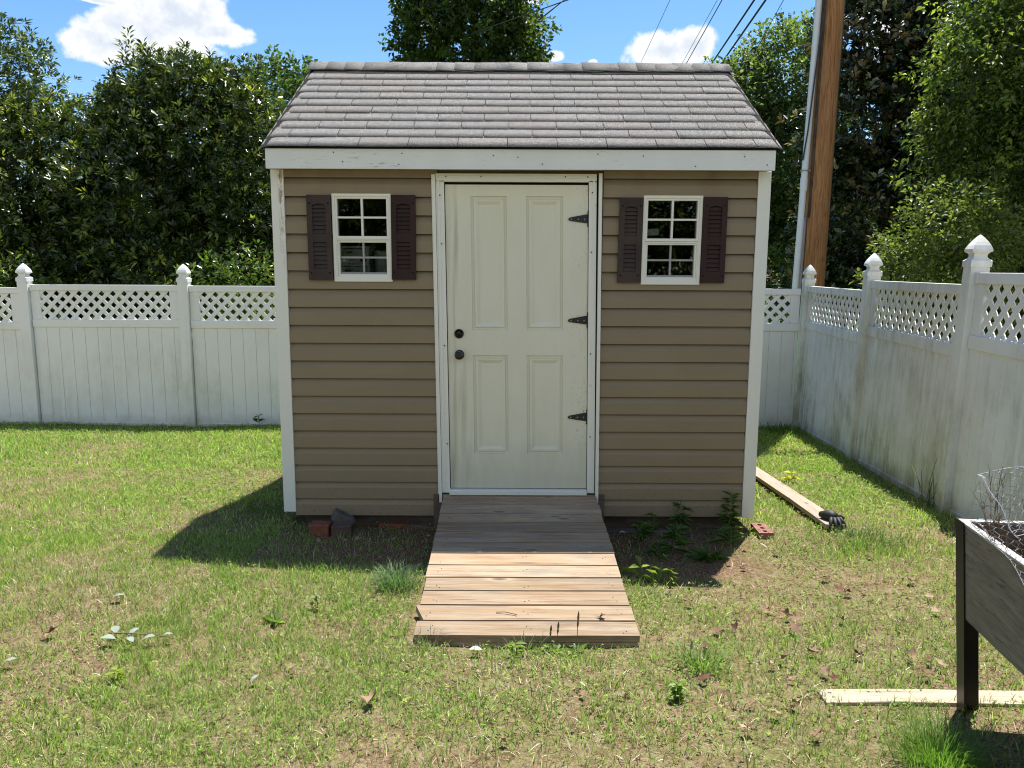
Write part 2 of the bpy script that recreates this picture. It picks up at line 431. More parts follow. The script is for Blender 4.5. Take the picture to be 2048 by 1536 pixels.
# ------------------------------------------------------------------ the lawn (one sheet to the horizon)
def build_ground():
    xs = np.unique(np.concatenate([np.linspace(-90, -10, 24), np.linspace(-10, 10, 161), np.linspace(10, 90, 24)]))
    ys = np.unique(np.concatenate([np.linspace(-40, -1, 14), np.linspace(-1, 13, 141), np.linspace(13, 140, 40)]))
    X, Y = np.meshgrid(xs, ys, indexing='ij')
    nz = Noise2(3)
    Z = gz(X, Y)+(nz(X+50, Y+50, 5., 3)-.5)*.018*((np.abs(X) < 11) & (Y < 14) & (Y > -2))
    V = np.stack([X, Y, Z], -1).reshape(-1, 3)
    ny = len(ys); i, j = np.meshgrid(np.arange(len(xs)-1), np.arange(ny-1), indexing='ij')
    a = (i*ny+j).ravel(); F = np.stack([a, a+ny, a+ny+1, a+1], 1)
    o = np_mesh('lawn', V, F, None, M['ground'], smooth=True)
    tag(o, 'patchy lawn sloping gently away to the back fence', kind='structure')
build_ground()

# ------------------------------------------------------------------ the shed
WY = 5.0                         # front wall plane
SX0, SX1 = -1.523, 1.624         # outer faces of the corner trims
SB = 7.42                        # back wall plane
ZB, ZE = -.196, 2.055            # bottom of siding, underside of soffit
RIDGE_Y, RIDGE_Z = 6.21, 2.985
EAVE_Y, EAVE_Z = 4.85, 2.178
shed = thing('garden_shed', 'small tan garden shed with grey shingle roof and white door', 'shed', (.05, 6.2, -.29))

COURSE = .116
def siding_panel(name, u0, u1, place, clip=None, z1=ZE, gaps=(), seams=()):
    """dutch-lap courses; u runs along the wall, place(u, out, z) gives the point; clip(z) narrows the run for a gable"""
    mb = MB(); z = ZB
    while z < z1-.002:
        zt = min(z+COURSE, z1)
        zm = min(z+.074, zt)
        prof = [(-.012, z+.002), (.0205, z), (.0185, zm), (.0185-.0215*(zt-zm)/(COURSE-.074), max(zt-.0042, zm+.0005)), (-.012, zt+.002)]
        spans = [(u0, u1)]
        inner = []
        for (a, b, c0, c1) in gaps:           # openings: (u range, z range)
            if zt > c0 and z < c1:
                spans = [(u0, a), (b, u1)]; inner.append((a, b, c0, c1))
        sp2 = []
        for s0, s1 in spans:
            cuts = sorted(u for u, c0, c1 in seams if s0 < u < s1 and c0 < (z+zt)/2 < c1)
            for k, (a, b) in enumerate(zip([s0]+cuts, cuts+[s1])): sp2.append((a, b+(.012 if k < len(cuts) else 0), .0013*(len(cuts)-k)))
        for s0, s1, lap in sp2:
            for (o0, za), (o1, zb) in zip(prof[:-1], prof[1:]):
                o0, o1 = o0+lap, o1+lap
                a0, a1 = (s0, s1) if clip is None else clip(za)
                b0, b1 = (s0, s1) if clip is None else clip(zb)
                mb.face([place(a0, o0, za), place(a1, o0, za), place(b1, o1, zb), place(b0, o1, zb)])
        for a, b, c0, c1 in inner:            # the part of a cut course below or above its opening
            for lo, hi in ((z, c0), (c1, zt)):
                for (o0, za), (o1, zb) in zip(prof[:-1], prof[1:]):
                    p, q = max(za, lo), min(zb, hi)
                    if q-p < 1e-4: continue
                    f0 = o0+(o1-o0)*(p-za)/(zb-za); f1 = o0+(o1-o0)*(q-za)/(zb-za)
                    mb.face([place(a, f0, p), place(b, f0, p), place(b, f1, q), place(a, f1, q)])
        z += COURSE
    return mb.build(name, M['siding'], shed)

front = lambda u, o, z: (u, WY-o, z)
WINL = (-1.142, -.770, 1.359, 1.908)
WINR = (.826, 1.200, 1.348, 1.904)
siding_panel('siding', -1.446, -.478, front, seams=[(-.79, .40, .65), (-1.02, -.2, -.08)], gaps=[(WINL[0]+.012, WINL[1]-.012, WINL[2]+.012, WINL[3]-.012)])
siding_panel('siding', .572, 1.541, front, seams=[(1.17, .40, .65), (.69, 1.80, 2.06), (1.33, 1.1, 1.22)], gaps=[(WINR[0]+.012, WINR[1]-.012, WINR[2]+.012, WINR[3]-.012)])
siding_panel('siding', -1.446, 1.541, lambda u, o, z: (u, SB+o, z))
def gable(z):
    if z <= ZE: return (WY+.07, SB-.07)
    h = (RIDGE_Z-.06-z)/((RIDGE_Z-.06-ZE))*(SB-WY)/2
    h = max(h, .001); c = (WY+SB)/2
    return (c-h, c+h)
for xs, sg in ((SX0+.022, -1), (SX1-.022, 1)):
    siding_panel('siding', WY, SB, (lambda xs, sg: lambda u, o, z: (xs+sg*o, u, z))(xs, sg), gable, RIDGE_Z-.07)

# sheathing inside: walls, floor, ceiling boards
mb = MB()
iy = WY+.02
def wall_with_holes(mb, x0, x1, z0, z1, y, th, holes):
    xs = sorted({x0, x1, *[h[0] for h in holes], *[h[1] for h in holes]})
    zs = sorted({z0, z1, *[h[2] for h in holes], *[h[3] for h in holes]})
    for a, b in zip(xs[:-1], xs[1:]):
        for c, d in zip(zs[:-1], zs[1:]):
            mx, mz = (a+b)/2, (c+d)/2
            if any(h[0] < mx < h[1] and h[2] < mz < h[3] for h in holes): continue
            mb.box(a, b, y, y+th, c, d)
wall_with_holes(mb, -1.49, 1.59, ZB+.01, ZE, iy, .06,
                [tuple((WINL[0]+.014, WINL[1]-.014, WINL[2]+.014, WINL[3]-.014)), (WINR[0]+.014, WINR[1]-.014, WINR[2]+.014, WINR[3]-.014), (-.44, .49, -.05, 1.99)])
mb.box(-1.49, -1.43, iy+.06, SB-.08, ZB+.01, ZE); mb.box(1.53, 1.59, iy+.06, SB-.08, ZB+.01, ZE)
mb.box(-1.49, 1.59, SB-.08, SB-.02, ZB+.01, ZE)
mb.box(-1.43, 1.53, iy+.06, SB-.08, ZB+.02, -.05)
mb.build('inner_wall', M['inside'], shed)

# corner trims
def trim_corner(x, sx, y, sy, zb, nm='corner_trim'):
    m = MB()
    m.box(min(x, x-sx*.081), max(x, x-sx*.081), min(y, y+sy*.02), max(y, y+sy*.02), zb, ZE)
    m.box(min(x, x-sx*.019), max(x, x-sx*.019), min(y+sy*.02, y+sy*.09), max(y+sy*.02, y+sy*.09), zb, ZE)
    return m.build(nm, M['trim'], shed, bevel=.003)
trim_corner(SX0, -1, WY-.027, 1, -.172); trim_corner(SX1, 1, WY-.027, 1, -.199)
trim_corner(SX0, -1, SB+.027, -1, -.19); trim_corner(SX1, 1, SB+.027, -1, -.19)

# eaves: fascia, soffit, rake boards
FX0, FX1 = -1.518, 1.610
m = MB(); m.box(FX0, FX1, 4.872, 4.894, 2.048, 2.166)
for nx_, nz_ in ((-1.10, 2.145), (-1.045, 2.09), (-.68, 2.14), (-.70, 2.075), (-.12, 2.13), (.03, 2.12), (.18, 2.08), (.52, 2.14), (.80, 2.13), (1.12, 2.07), (1.42, 2.13), (1.56, 2.08)):
    m.lathe((nx_, 4.8715, nz_), (0, -1, 0), [(-.002, .0042), (.0006, .0042), (.0008, .001)], 7, 1)
m.build('fascia', [M['fascia'], M['dark']], shed)
m = MB(); m.box(FX0+.01, FX1-.01, 4.896, WY-.03, ZE+.003, ZE+.02); m.box(FX0+.01, FX1-.01, WY-.03, SB+.14, ZE+.003, ZE+.02); m.build('soffit', M['trim'], shed)
yb = 2*RIDGE_Y-EAVE_Y
m = MB(); m.box(FX0, FX1, yb-.044, yb-.022, 2.048, 2.166); m.build('fascia', M['fascia'], shed)
slope = math.atan2(RIDGE_Z-EAVE_Z, RIDGE_Y-EAVE_Y)
tt = math.tan(slope)
for x0, x1 in ((FX0-.001, FX0+.018), (FX1-.018, FX1+.001)):
    for sgn in (1, -1):
        Y = lambda y: y if sgn == 1 else 2*RIDGE_Y-y
        y0 = 4.896
        zr = lambda y: EAVE_Z+(y-EAVE_Y)*tt-.018
        p = [(x0, Y(y0), zr(y0)-.125), (x0, Y(RIDGE_Y), zr(RIDGE_Y)-.125), (x0, Y(RIDGE_Y), zr(RIDGE_Y)), (x0, Y(y0), zr(y0))]
        m = MB(); m.prism(p, (x1-x0, 0, 0)); m.build('rake_board', M['fascia'], shed)

# roof: decking, shingle courses with tabs, ridge caps
def roof_slope(sgn):
    cs, sn = math.cos(slope), math.sin(slope)
    L = math.hypot(RIDGE_Y-EAVE_Y, RIDGE_Z-EAVE_Z)
    def P(x, s, h):
        y = EAVE_Y+s*cs-h*sn; z = EAVE_Z+s*sn+h*cs
        return (x, y if sgn > 0 else 2*RIDGE_Y-y, z)
    dk = MB()
    dk.add([P(x, s, h) for x in (-1.53, 1.632) for s in (.012, L) for h in (-.018, -.003)], [(0,1,3,2),(4,6,7,5),(0,4,5,1),(2,3,7,6),(0,2,6,4),(1,5,7,3)])
    deck = dk.build('roof_deck', M['dark'], shed)
    V = []; F = []; C = []
    rr = random.Random(5+sgn)
    E = .1375; n = int(L/E)+1
    XL, XR = -1.543, 1.645
    for i in range(n):
        s0 = i*E; s1 = min(s0+E+.03, L)
        x = XL-rr.random()*.02-(.1525 if i % 2 else 0)-rr.choice([0, .0, .07])
        ph = rr.random()*6
        while x < XR:
            a = max(x+.0022, XL+rr.uniform(-.004, .004)); b = min(x+.305-.0022, XR+rr.uniform(-.004, .004))
            x += .305
            if b-a < .01: continue
            tone = rr.choice([.95, .98, 1., 1.02, 1.05, 1.0])*rr.uniform(.97, 1.03)
            tint = rr.choice([(1, 1, 1), (1.01, 1., .98), (.99, 1., 1.), (1.02, .99, .97)])
            lift = rr.uniform(0, .0012) if rr.random() < .88 else rr.uniform(.001, .005)
            wob = rr.uniform(-.002, .002); K = 5
            base = len(V)
            for k in range(K):
                xx = a+(b-a)*k/(K-1)
                edge = max(0, (XL+.07-xx)/.07, (xx-XR+.07)/.07)
                drop = -.012*min(edge, 1)**2
                sag = .0022*math.sin(xx*5+ph)+wob
                if i == 0: sag -= .006*math.sin((xx+1.5)*1.0+.5)*1.0
                hb = .0030+lift*(.4+.6*math.sin(xx*11+ph)**2)+drop
                ht = .0015+drop*1.0
                V += [P(xx, s0+sag, hb), P(xx, s0+sag, hb-.0019), P(xx, (s0+s1)/2, (hb+ht)/2), P(xx, s1, ht)]
                C += [[tone*tint[0]*.9, tone*tint[1]*.9, tone*tint[2]*.9]]*2+[[tone*q for q in tint]]*2
                if k:
                    q = base+(k-1)*4
                    F += [(q, q+4, q+6, q+2), (q+2, q+6, q+7, q+3), (q+1, q+5, q+4, q)]
            q = base; F.append((q+1, q, q+2, q+2)); 
    C2 = np.array(C); C2[0::4] = C2[2::4]          # only the butt edge keeps its darker felt
    F3 = [f if f[2] != f[3] else f[:3] for f in F]
    sizes = np.array([len(f) for f in F3], np.int32)
    np_mesh('roof', np.array(V), np.array([i for f in F3 for i in f]), C2, M['shingle'], shed, sizes=sizes)
roof_slope(1); roof_slope(-1)
# caps bent over the ridge, each lapping the next
V = []; F = []; C = []
rr = random.Random(9); x = -1.548
while x < 1.52:
    L = .29; a, b = x, min(x+L, 1.652)
    l0 = rr.uniform(.003, .012); tone = rr.choice([.85, .95, 1.05, 1.1])*rr.uniform(.95, 1.05)
    wf = .155+rr.uniform(-.008, .008); base = len(V)
    tilt = rr.uniform(-.006, .006)
    prof = [(-wf, -wf*.60+.010), (-wf*.5, -wf*.27+.007), (-.02, .004), (.02, .004), (wf*.5, -wf*.27), (wf, -wf*.6)]
    for k in range(3):
        xx = a+(b-a)*k/2
        lift = .021+(l0 if k == 0 else (.006 if k == 1 else 0.))
        for j, (py, pz) in enumerate(prof):
            ex = rr.uniform(-.003, .003)
            V.append((xx, RIDGE_Y+py, RIDGE_Z+pz+lift-.012+tilt*(xx-a)/L+ex*.5)); C.append([tone]*3)
        for j, (py, pz) in enumerate(prof):
            V.append((xx, RIDGE_Y+py, RIDGE_Z+pz+lift-.019)); C.append([tone*.35]*3)
    n = len(prof)
    for k in range(2):
        for j in range(n-1):
            q = base+k*2*n+j
            F.append((q, q+1, q+2*n+1, q+2*n))
            F.append((q+n, q+n+2*n, q+n+2*n+1, q+n+1))
        for j in (0, n-1):
            q = base+k*2*n+j
            F.append((q, q+2*n, q+3*n, q+n))
    for k in (0, 2):
        for j in range(n-1):
            q = base+k*2*n+j; F.append((q, q+n, q+n+1, q+1))
    x += .138
np_mesh('ridge_cap', np.array(V), np.array(F), np.array(C), M['shingle'], shed)

# door frame, door
lean = lambda x, y, z: (x+.0118*(1.97-z), y, z)
m = MB()
m.box(-.486, -.434, WY-.026, WY+.05, -.035, 1.99, fn=lean)
m.box(.480, .527, WY-.026, WY+.05, -.035, 1.99, fn=lean)
m.box(-.486, .527, WY-.026, WY+.05, 1.985, 2.034, fn=lambda x, y, z: (x, y, z))
m.box(-.474, -.462, WY-.031, WY-.026, -.03, 1.99, fn=lean); m.box(.505, .516, WY-.031, WY-.026, -.03, 1.99, fn=lean)
m.box(-.470, .512, WY-.031, WY-.026, 2.008, 2.020)
for (sx, sz) in ((-.46, 1.9), (-.455, 1.6), (-.45, .95), (-.445, .3), (.50, 1.92), (.496, 1.55), (.495, .9), (.497, .35)):
    m.box(sx-.0035, sx+.0035, WY-.0335, WY-.031, sz-.0035, sz+.0035, 1, fn=lean)
for sx in (-.42, -.2, .33, .47):
    m.box(sx-.0035, sx+.0035, WY-.0335, WY-.031, 2.012, 2.019, 1)
m.build('door_frame', [M['trim'], M['dark']], shed)
m = MB(); m.box(-.506, -.488, WY-.034, WY+.0, -.10, 2.028, fn=lean); m.box(-.512, -.506, WY-.03, WY, -.10, 2.028, fn=lean); m.build('edge_trim', M['trim'], shed)
m = MB(); m.box(.541, .562, WY-.036, WY, -.10, 2.038, fn=lambda x, y, z: (x+.008*(1.97-z), y, z)); m.build('edge_trim', M['trim'], shed)
m = MB(); m.box(.5275, .541, WY-.006, WY-.001, -.1, 2.03, fn=lean); m.box(-.44, .49, WY+.012, WY+.018, 1.965, 1.986); m.build('frame_gap', M['dark'], shed)
m = MB(); m.box(-.412, .500, WY-.05, WY+.03, -.045, -.012); m.build('threshold', M['trim'], shed, bevel=.003)
m = MB(); m.box(-.52, .62, WY-.03, WY+.0, -.30, -.045); m.build('sill_beam', M['skid'], shed)

DX0, DX1, DZ0, DZ1, DY = -.429, .476, -.006, 1.968, WY-.008
panels = [(-.266, -.040, 1.049, 1.897), (-.258, -.030, .226, .886), (.092, .318, 1.053, 1.900), (.093, .321, .228, .884)]
panels = [(a-.0118*(1.97-(c+d)/2), b-.0118*(1.97-(c+d)/2)+.0, c, d) for a, b, c, d in panels]
panels = [(a+.006, b+.006, c, d) for a, b, c, d in panels]
m = MB()
# left column and right column share edges so the face grid stays rectangular
lx = (min(panels[0][0], panels[1][0]), max(panels[0][1], panels[1][1])); rx = (min(panels[2][0], panels[3][0]), max(panels[2][1], panels[3][1]))
pans = [(lx[0], lx[1], 1.050, 1.898), (rx[0], rx[1], 1.050, 1.898), (lx[0], lx[1], .227, .885), (rx[0], rx[1], .227, .885)]
xs = sorted({DX0, DX1, *lx, *rx}); zs = [DZ0, .227, .885, 1.050, 1.898, DZ1]
for a, b in zip(xs[:-1], xs[1:]):
    for c, d in zip(zs[:-1], zs[1:]):
        if any(p[0]-1e-6 <= a and b <= p[1]+1e-6 and p[2]-1e-6 <= c and d <= p[3]+1e-6 for p in pans): continue
        m.face([lean(a, DY, c), lean(b, DY, c), lean(b, DY, d), lean(a, DY, d)])
loops = [(0, 0), (.004, .010), (.016, .011), (.020, .001), (.032, .002), (.052, .013), (.056, .013)]
for p in pans:
    prev = None
    for ins, dep in loops:
        q = [lean(x, DY+dep, z) for x, z in ((p[0]+ins, p[2]+ins), (p[1]-ins, p[2]+ins), (p[1]-ins, p[3]-ins), (p[0]+ins, p[3]-ins))]
        if prev:
            for k in range(4): m.face([prev[k], prev[(k+1) % 4], q[(k+1) % 4], q[k]])
        prev = q
    m.face(prev)
q = [(DX0, DZ0), (DX1, DZ0), (DX1, DZ1), (DX0, DZ1)]
for k in range(4):
    a, b = q[k], q[(k+1) % 4]
    m.face([lean(a[0], DY, a[1]), lean(a[0], DY+.044, a[1]), lean(b[0], DY+.044, b[1]), lean(b[0], DY, b[1])])
m.face([lean(x, DY+.044, z) for x, z in q])
door = m.build('door', M['door'], shed)
for hz in (1.756, 1.114, .477):
    m = MB(); sh = .0118*(1.97-hz); xk = .474+sh
    pl = [(xk, hz+.030), (xk-.010, hz+.031), (xk-.112, hz+.012), (xk-.121, hz+.006), (xk-.124, hz), (xk-.121, hz-.006), (xk-.112, hz-.010), (xk-.010, hz-.024), (xk, hz-.024)]
    m.prism([(a, DY-.002, b) for a, b in pl], (0, -.004, 0))
    m.tube([(xk+.004, DY-.006, hz-.045), (xk+.004, DY-.006, hz+.05)], .0065, 8)
    m.box(xk, xk+.014, DY-.005, DY-.001, hz-.046, hz+.056)
    for dx in (-.105, -.06, -.02):
        m.lathe((xk+dx, DY-.006, hz), (0, -1, 0), [(0, .005), (.002, .004), (.0025, .001)], 8, 1)
    m.build('hinge', [M['black'], M['conduit_grey']], door)
m = MB()
m.lathe((-.345, DY, 1.026), (0, -1, 0), [(0, .031), (.006, .031), (.012, .027), (.014, .020), (.012, .018), (.018, .014), (.020, .004)], 24)
m.box(-.347, -.3435, DY-.0215, DY-.019, 1.018, 1.034, 1)
m.build('deadbolt', [M['bronze'], M['dark']], door, smooth=False)
m = MB()
m.lathe((-.343, DY, .889), (0, -1, 0), [(0, .032), (.005, .032), (.010, .026), (.014, .013), (.035, .012), (.042, .022), (.052, .027), (.062, .026), (.068, .018), (.069, .004)], 24)
m.build('knob', M['bronze'], door, smooth=False)

# windows
def window(b, tilt):
    x0, x1, z0, z1 = b
    fn = lambda x, y, z: (x+tilt*(z1-z), y, z)
    yf = WY-.030
    m = MB()
    def ring(m, a0, a1, c0, c1, w, y0, y1, mi=0, bot=None):
        bt = bot or w
        m.box(a0, a1, y0, y1, c1-w, c1, mi, fn); m.box(a0, a1, y0, y1, c0, c0+bt, mi, fn)
        m.box(a0, a0+w, y0, y1, c0+bt, c1-w, mi, fn); m.box(a1-w, a1, y0, y1, c0+bt, c1-w, mi, fn)
    ring(m, x0, x1, z0, z1, .017, yf, WY+.03, 0, .022)
    win = m.build('window', M['winframe'], shed)
    zm = (z0+z1)/2-.008
    # upper sash, white bars
    m = MB(); a0, a1, c0, c1 = x0+.0172, x1-.0172, zm+.002, z1-.0172
    ring(m, a0, a1, c0, c1, .013, yf+.006, WY+.02, 0, .018)
    xc, zc = (a0+a1)/2, (c0+.005+c1)/2
    m.box(xc-.0065, xc+.0065, yf+.010, WY+.0, c0+.018, c1-.013, 0, fn)
    m.box(a0+.013, xc-.0067, yf+.011, WY, zc-.006, zc+.006, 0, fn); m.box(xc+.0067, a1-.013, yf+.011, WY, zc-.006, zc+.006, 0, fn)
    up = m.build('upper_sash', M['winframe'], win)
    # lower sash set further in, grey bars
    m = MB(); d0, d1 = z0+.0222, zm-.0002
    ring(m, a0, a1, d0, d1, .0075, yf+.004, WY+.02, 0, .012)
    ring(m, a0+.0077, a1-.0077, d0+.0122, d1-.0077, .012, yf+.012, WY+.02)
    e0, e1, f0, f1 = a0+.0199, a1-.0199, d0+.0244, d1-.0199
    m.box(xc-.006, xc+.006, yf+.024, WY+.006, f0+.012, f1, 1, fn)
    zc2 = (f0+f1)/2+.006
    m.box(e0, xc-.0062, yf+.025, WY+.006, zc2-.006, zc2+.006, 1, fn); m.box(xc+.0062, e1, yf+.025, WY+.006, zc2-.006, zc2+.006, 1, fn)
    m.box(e0, e1, yf+.022, WY+.006, f0, f0+.012, 1, fn)
    m.build('lower_sash', [M['winframe'], M['muntin']], win)
    m = MB(); m.box(a0+.010, a1-.010, WY+.002, WY+.005, c0+.014, c1-.010, 0, fn); m.build('pane', M['glass'], win)
    m = MB(); m.box(a0+.018, a1-.018, WY+.009, WY+.012, d0+.02, d1-.016, 0, fn); m.build('pane', M['glass'], win)
    return win
window(WINL, .008); window(WINR, -.008)

# shutters
def shutter(x0, x1, z0, z1, mat, lab, lean=0.):
    fn = lambda x, y, z: (x+lean*(z1-z), y, z)
    yb, yf = WY-.0215, WY-.0405
    m = MB(); w = .034
    m.box(x0, x1, yb, yb+.006, z0, z1, 0, fn)                     # back
    m.box(x0, x0+w, yf, yb-.0005, z0, z1, 0, fn); m.box(x1-w, x1, yf, yb-.0005, z0, z1, 0, fn)
    zt, zm0, zm1, zb = z1-.055, z0+.238, z0+.292, z0+.070
    m.box(x0+w, x1-w, yf+.001, yb-.0005, z0, zb, 0, fn); m.box(x0+w, x1-w, yf+.001, yb-.0005, zm0, zm1, 0, fn)
    n = 10; pts = [(x0+w, z1), (x0+w, zt-.010)]
    for k in range(n+1):
        u = k/n; pts.append((x0+w+(x1-x0-2*w)*u, zt-.010+.011*math.sin(PI*u)))
    pts += [(x1-w, z1)]
    vs = [fn(a, yf+.001, b) for a, b in pts[:1]+pts[1:]]
    m.prism(vs, (0, .018, 0))
    for lo, hi in ((zb, zm0), (zm1, zt-.004)):
        k = 6 if lo == zb else 7
        st = (hi-lo)/k
        for i in range(k):
            c = lo+i*st
            m.add([fn(x, y, z) for x in (x0+w, x1-w) for y, z in ((yf+.004, c+.002), (yf+.0125, c+st*1.0-.0015), (yf+.014, c+.004))], [(0, 1, 4, 3), (1, 2, 5, 4), (2, 0, 3, 5), (0, 2, 1), (3, 4, 5)])
    for sx in (x0+.017, x1-.017):
        for sz in (z0+.045, z1-.052):
            q = fn(sx, yf, sz); m.lathe(q, (0, -1, 0), [(0, .0062), (.001, .0062), (.0015, .002)], 10, 1)
    o = m.build('shutter', [mat, M['dark']], shed)
    o['label'] = lab
shutter(-1.300, -1.148, 1.368, 1.899, M['shutter'], 'faded grey brown shutter', .004)
shutter(-.768, -.614, 1.372, 1.900, M['shutter_dark'], 'dark maroon brown shutter', -.004)
shutter(.676, .823, 1.360, 1.890, M['shutter'], 'faded grey brown shutter', -.012)
shutter(1.203, 1.355, 1.360, 1.895, M['shutter_dark'], 'dark maroon brown shutter', -.006)

for y0 in (5.06, 7.2):
    m = MB(); m.box(-1.4, 1.5, y0, y0+.09, -.33 if y0 < 6 else -.5, ZB-.002); m.build('skid', M['skid'], shed, bevel=.004)
m = MB(); m.box(-1.44, 1.53, WY+.02, SB-.03, ZB-.001, ZB+.012); m.build('floor_frame', M['skid'], shed)

# things kept inside, seen through the panes
def carton(x0, x1, y0, y1, z0, z1, label):
    t = thing('storage_box', label, 'box', ((x0+x1)/2, (y0+y1)/2, z0))
    m = MB(); m.box(x0, x1, y0, y1, z0, z1); m.build('carton', M['carton'], t, bevel=.004)
    m = MB(); h = z1-z0
    m.box(x0+.03, x1-.02, y0-.002, y0-.0005, z0+.82*h, z0+.88*h); m.box(x0+.03, x0+.09, y0-.002, y0-.0005, z0+.6*h, z0+.7*h)
    m.box(x1-.06, x1-.02, y0-.002, y0-.0005, z0+.12*h, z0+.28*h)
    m.build('print', M['carton_print'], t)
tb = thing('shelf', 'dim wooden shelf inside the shed behind the window with boxes', 'shelf', (-.85, 5.55, -.05))
m = MB(); m.box(-1.40, -.60, 5.20, 5.60, 1.325, 1.345)
m.build('board', M['inside'], tb)
for x in (-1.38, -.64):
    for y in (5.22, 5.56):
        m = MB(); m.box(x, x+.03, y, y+.03, -.05, 1.324); m.build('leg', M['inside'], tb)
carton(-1.17, -.955, 5.22, 5.50, 1.346, 1.472, 'grey printed carton, lower of two behind the left window')
carton(-1.165, -.96, 5.225, 5.50, 1.473, 1.590, 'grey carton stacked on another behind the left window')
t = thing('paint_bucket', 'pale round bucket beside the cartons behind the left window', 'bucket', (-.885, 5.35, 1.346))
m = MB(); m.lathe((-.885, 5.35, 1.346), (0, 0, 1), [(0, .055), (.2, .06), (.205, .063), (.215, .063), (.216, .02)], 20); m.build('body', M['carton'], t, smooth=False)
tag(MB.build((lambda m: (m.box(.845, .99, 5.30, 5.32, 1.668, 1.712, fn=lambda x, y, z: (x, y, z+.06*(x-.9))), m)[1])(MB()), 'board_offcut', M['pale_sheet']), 'pale board end seen behind the right window', 'board')

# ------------------------------------------------------------------ the ramp
ramp = thing('wooden_ramp', 'weathered plank ramp leading up to the shed door', 'ramp', (.06, 4.1, -.24))
edges = [4.985, 4.932, 4.789, 4.633, 4.494, 4.345, 4.198, 4.054, 3.906, 3.763, 3.619, 3.476, 3.331, 3.198]
rz = lambda y: -.045+(-.163+.045)*(4.985-y)/(4.985-3.198)
rp = random.Random(4)
for i, (b, a) in enumerate(zip(edges[:-1], edges[1:])):
    x0 = -.452+.004*i*.5+rp.uniform(-.006, .006); x1 = .562+.0009*i+rp.uniform(-.006, .006)
    if i == 11: x0 -= .018
    a2 = a+.013; dz = rp.uniform(-.0004, .0004); tw = rp.uniform(-.0008, .0008)
    m = MB(); n = 12
    # slight crown and wavy edge
    top = []; 
    for k in range(n+1):
        u = k/n; xx = x0+(x1-x0)*u
        w0 = .0012*math.sin(9*u+i*2.1); w1 = .0012*math.sin(7*u+i*1.3)
        top.append((xx, a2+w0, rz(a)+dz+tw*(u-.5))); top.append((xx, b-.001+w1, rz(b)+dz+tw*(u-.5)))
    if i == 11: top[0] = (x0+.05, a2, top[0][2]); 
    vs = top+[(x, y, z-.032) for x, y, z in top]; N = len(top); fs = []
    for k in range(n):
        q = 2*k
        fs += [(q, q+2, q+3, q+1), (N+q, N+q+1, N+q+3, N+q+2), (q, N+q, N+q+2, q+2), (q+1, q+3, N+q+3, N+q+1)]
    fs += [(0, 1, N+1, N), (N-2, 2*N-2, 2*N-1, N-1)]
    m.add(vs, fs)
    for sx in (x0+.06, x0+.075, (x0+x1)/2, (x0+x1)/2+.02, x1-.07, x1-.055):     # nail heads
        yy = a+(b-a)*rp.uniform(.25, .75)
        m.lathe((sx, yy, rz(yy)+dz-.0008), (0, 0, 1), [(0, .0035), (.0012, .0035), (.0014, .001)], 6, 1)
    m.build('plank', [M['plank'], M['dark']], ramp, bevel=.003)
for x in (-.43, .04, .515):
    m = MB(); m.add([(x+dx, y, z) for dx in (0, .04) for y, z in ((4.95, -.082), (4.95, -.22), (3.235, -.250), (3.235, -.196))], [(0, 1, 2, 3), (7, 6, 5, 4), (0, 4, 5, 1), (1, 5, 6, 2), (2, 6, 7, 3), (3, 7, 4, 0)])
    m.build('stringer', M['plank'], ramp)
m = MB(); m.box(-.435, .565, 3.21, 3.2345, -.225, -.197); m.build('end_board', M['plank'], ramp)

# ------------------------------------------------------------------ fences
def cap_mb(c, u, n, z):
    prof = [(0, .070), (.044, .070), (.048, .064), (.060, .050), (.072, .044), (.088, .045), (.100, .054), (.106, .066), (.110, .068), (.125, .066), (.150, .056), (.175, .042), (.200, .025), (.216, .012), (.226, .002)]
    m = MB(); vs = []
    for h, r in prof:
        for a, b in ((-1, -1), (1, -1), (1, 1), (-1, 1)):
            vs.append((c[0]+(u[0]*a+n[0]*b)*r, c[1]+(u[1]*a+n[1]*b)*r, z+h))
    fs = []
    for i in range(len(prof)-1):
        for k in range(4): fs.append((4*i+k, 4*i+(k+1) % 4, 4*i+4+(k+1) % 4, 4*i+4+k))
    fs.append((3, 2, 1, 0)); fs.append(tuple(4*(len(prof)-1)+k for k in range(4)))
    m.add(vs, fs); return m

def clip_poly(poly, x0, x1, z0, z1):
    def cut(p, f, inter):
        o = []
        for i in range(len(p)):
            a, b = p[i-1], p[i]
            if f(b):
                if not f(a): o.append(inter(a, b))
                o.append(b)
            elif f(a): o.append(inter(a, b))
        return o
    def at(ax, v):
        def h(a, b):
            t = (v-a[ax])/(b[ax]-a[ax]); return (a[0]+t*(b[0]-a[0]), a[1]+t*(b[1]-a[1]))
        return h
    for ax, v, s in ((0, x0, 1), (0, x1, -1), (1, z0, 1), (1, z1, -1)):
        if not poly: return []
        poly = cut(poly, (lambda ax, v, s: lambda q: s*(q[ax]-v) >= 0)(ax, v, s), at(ax, v))
    return poly

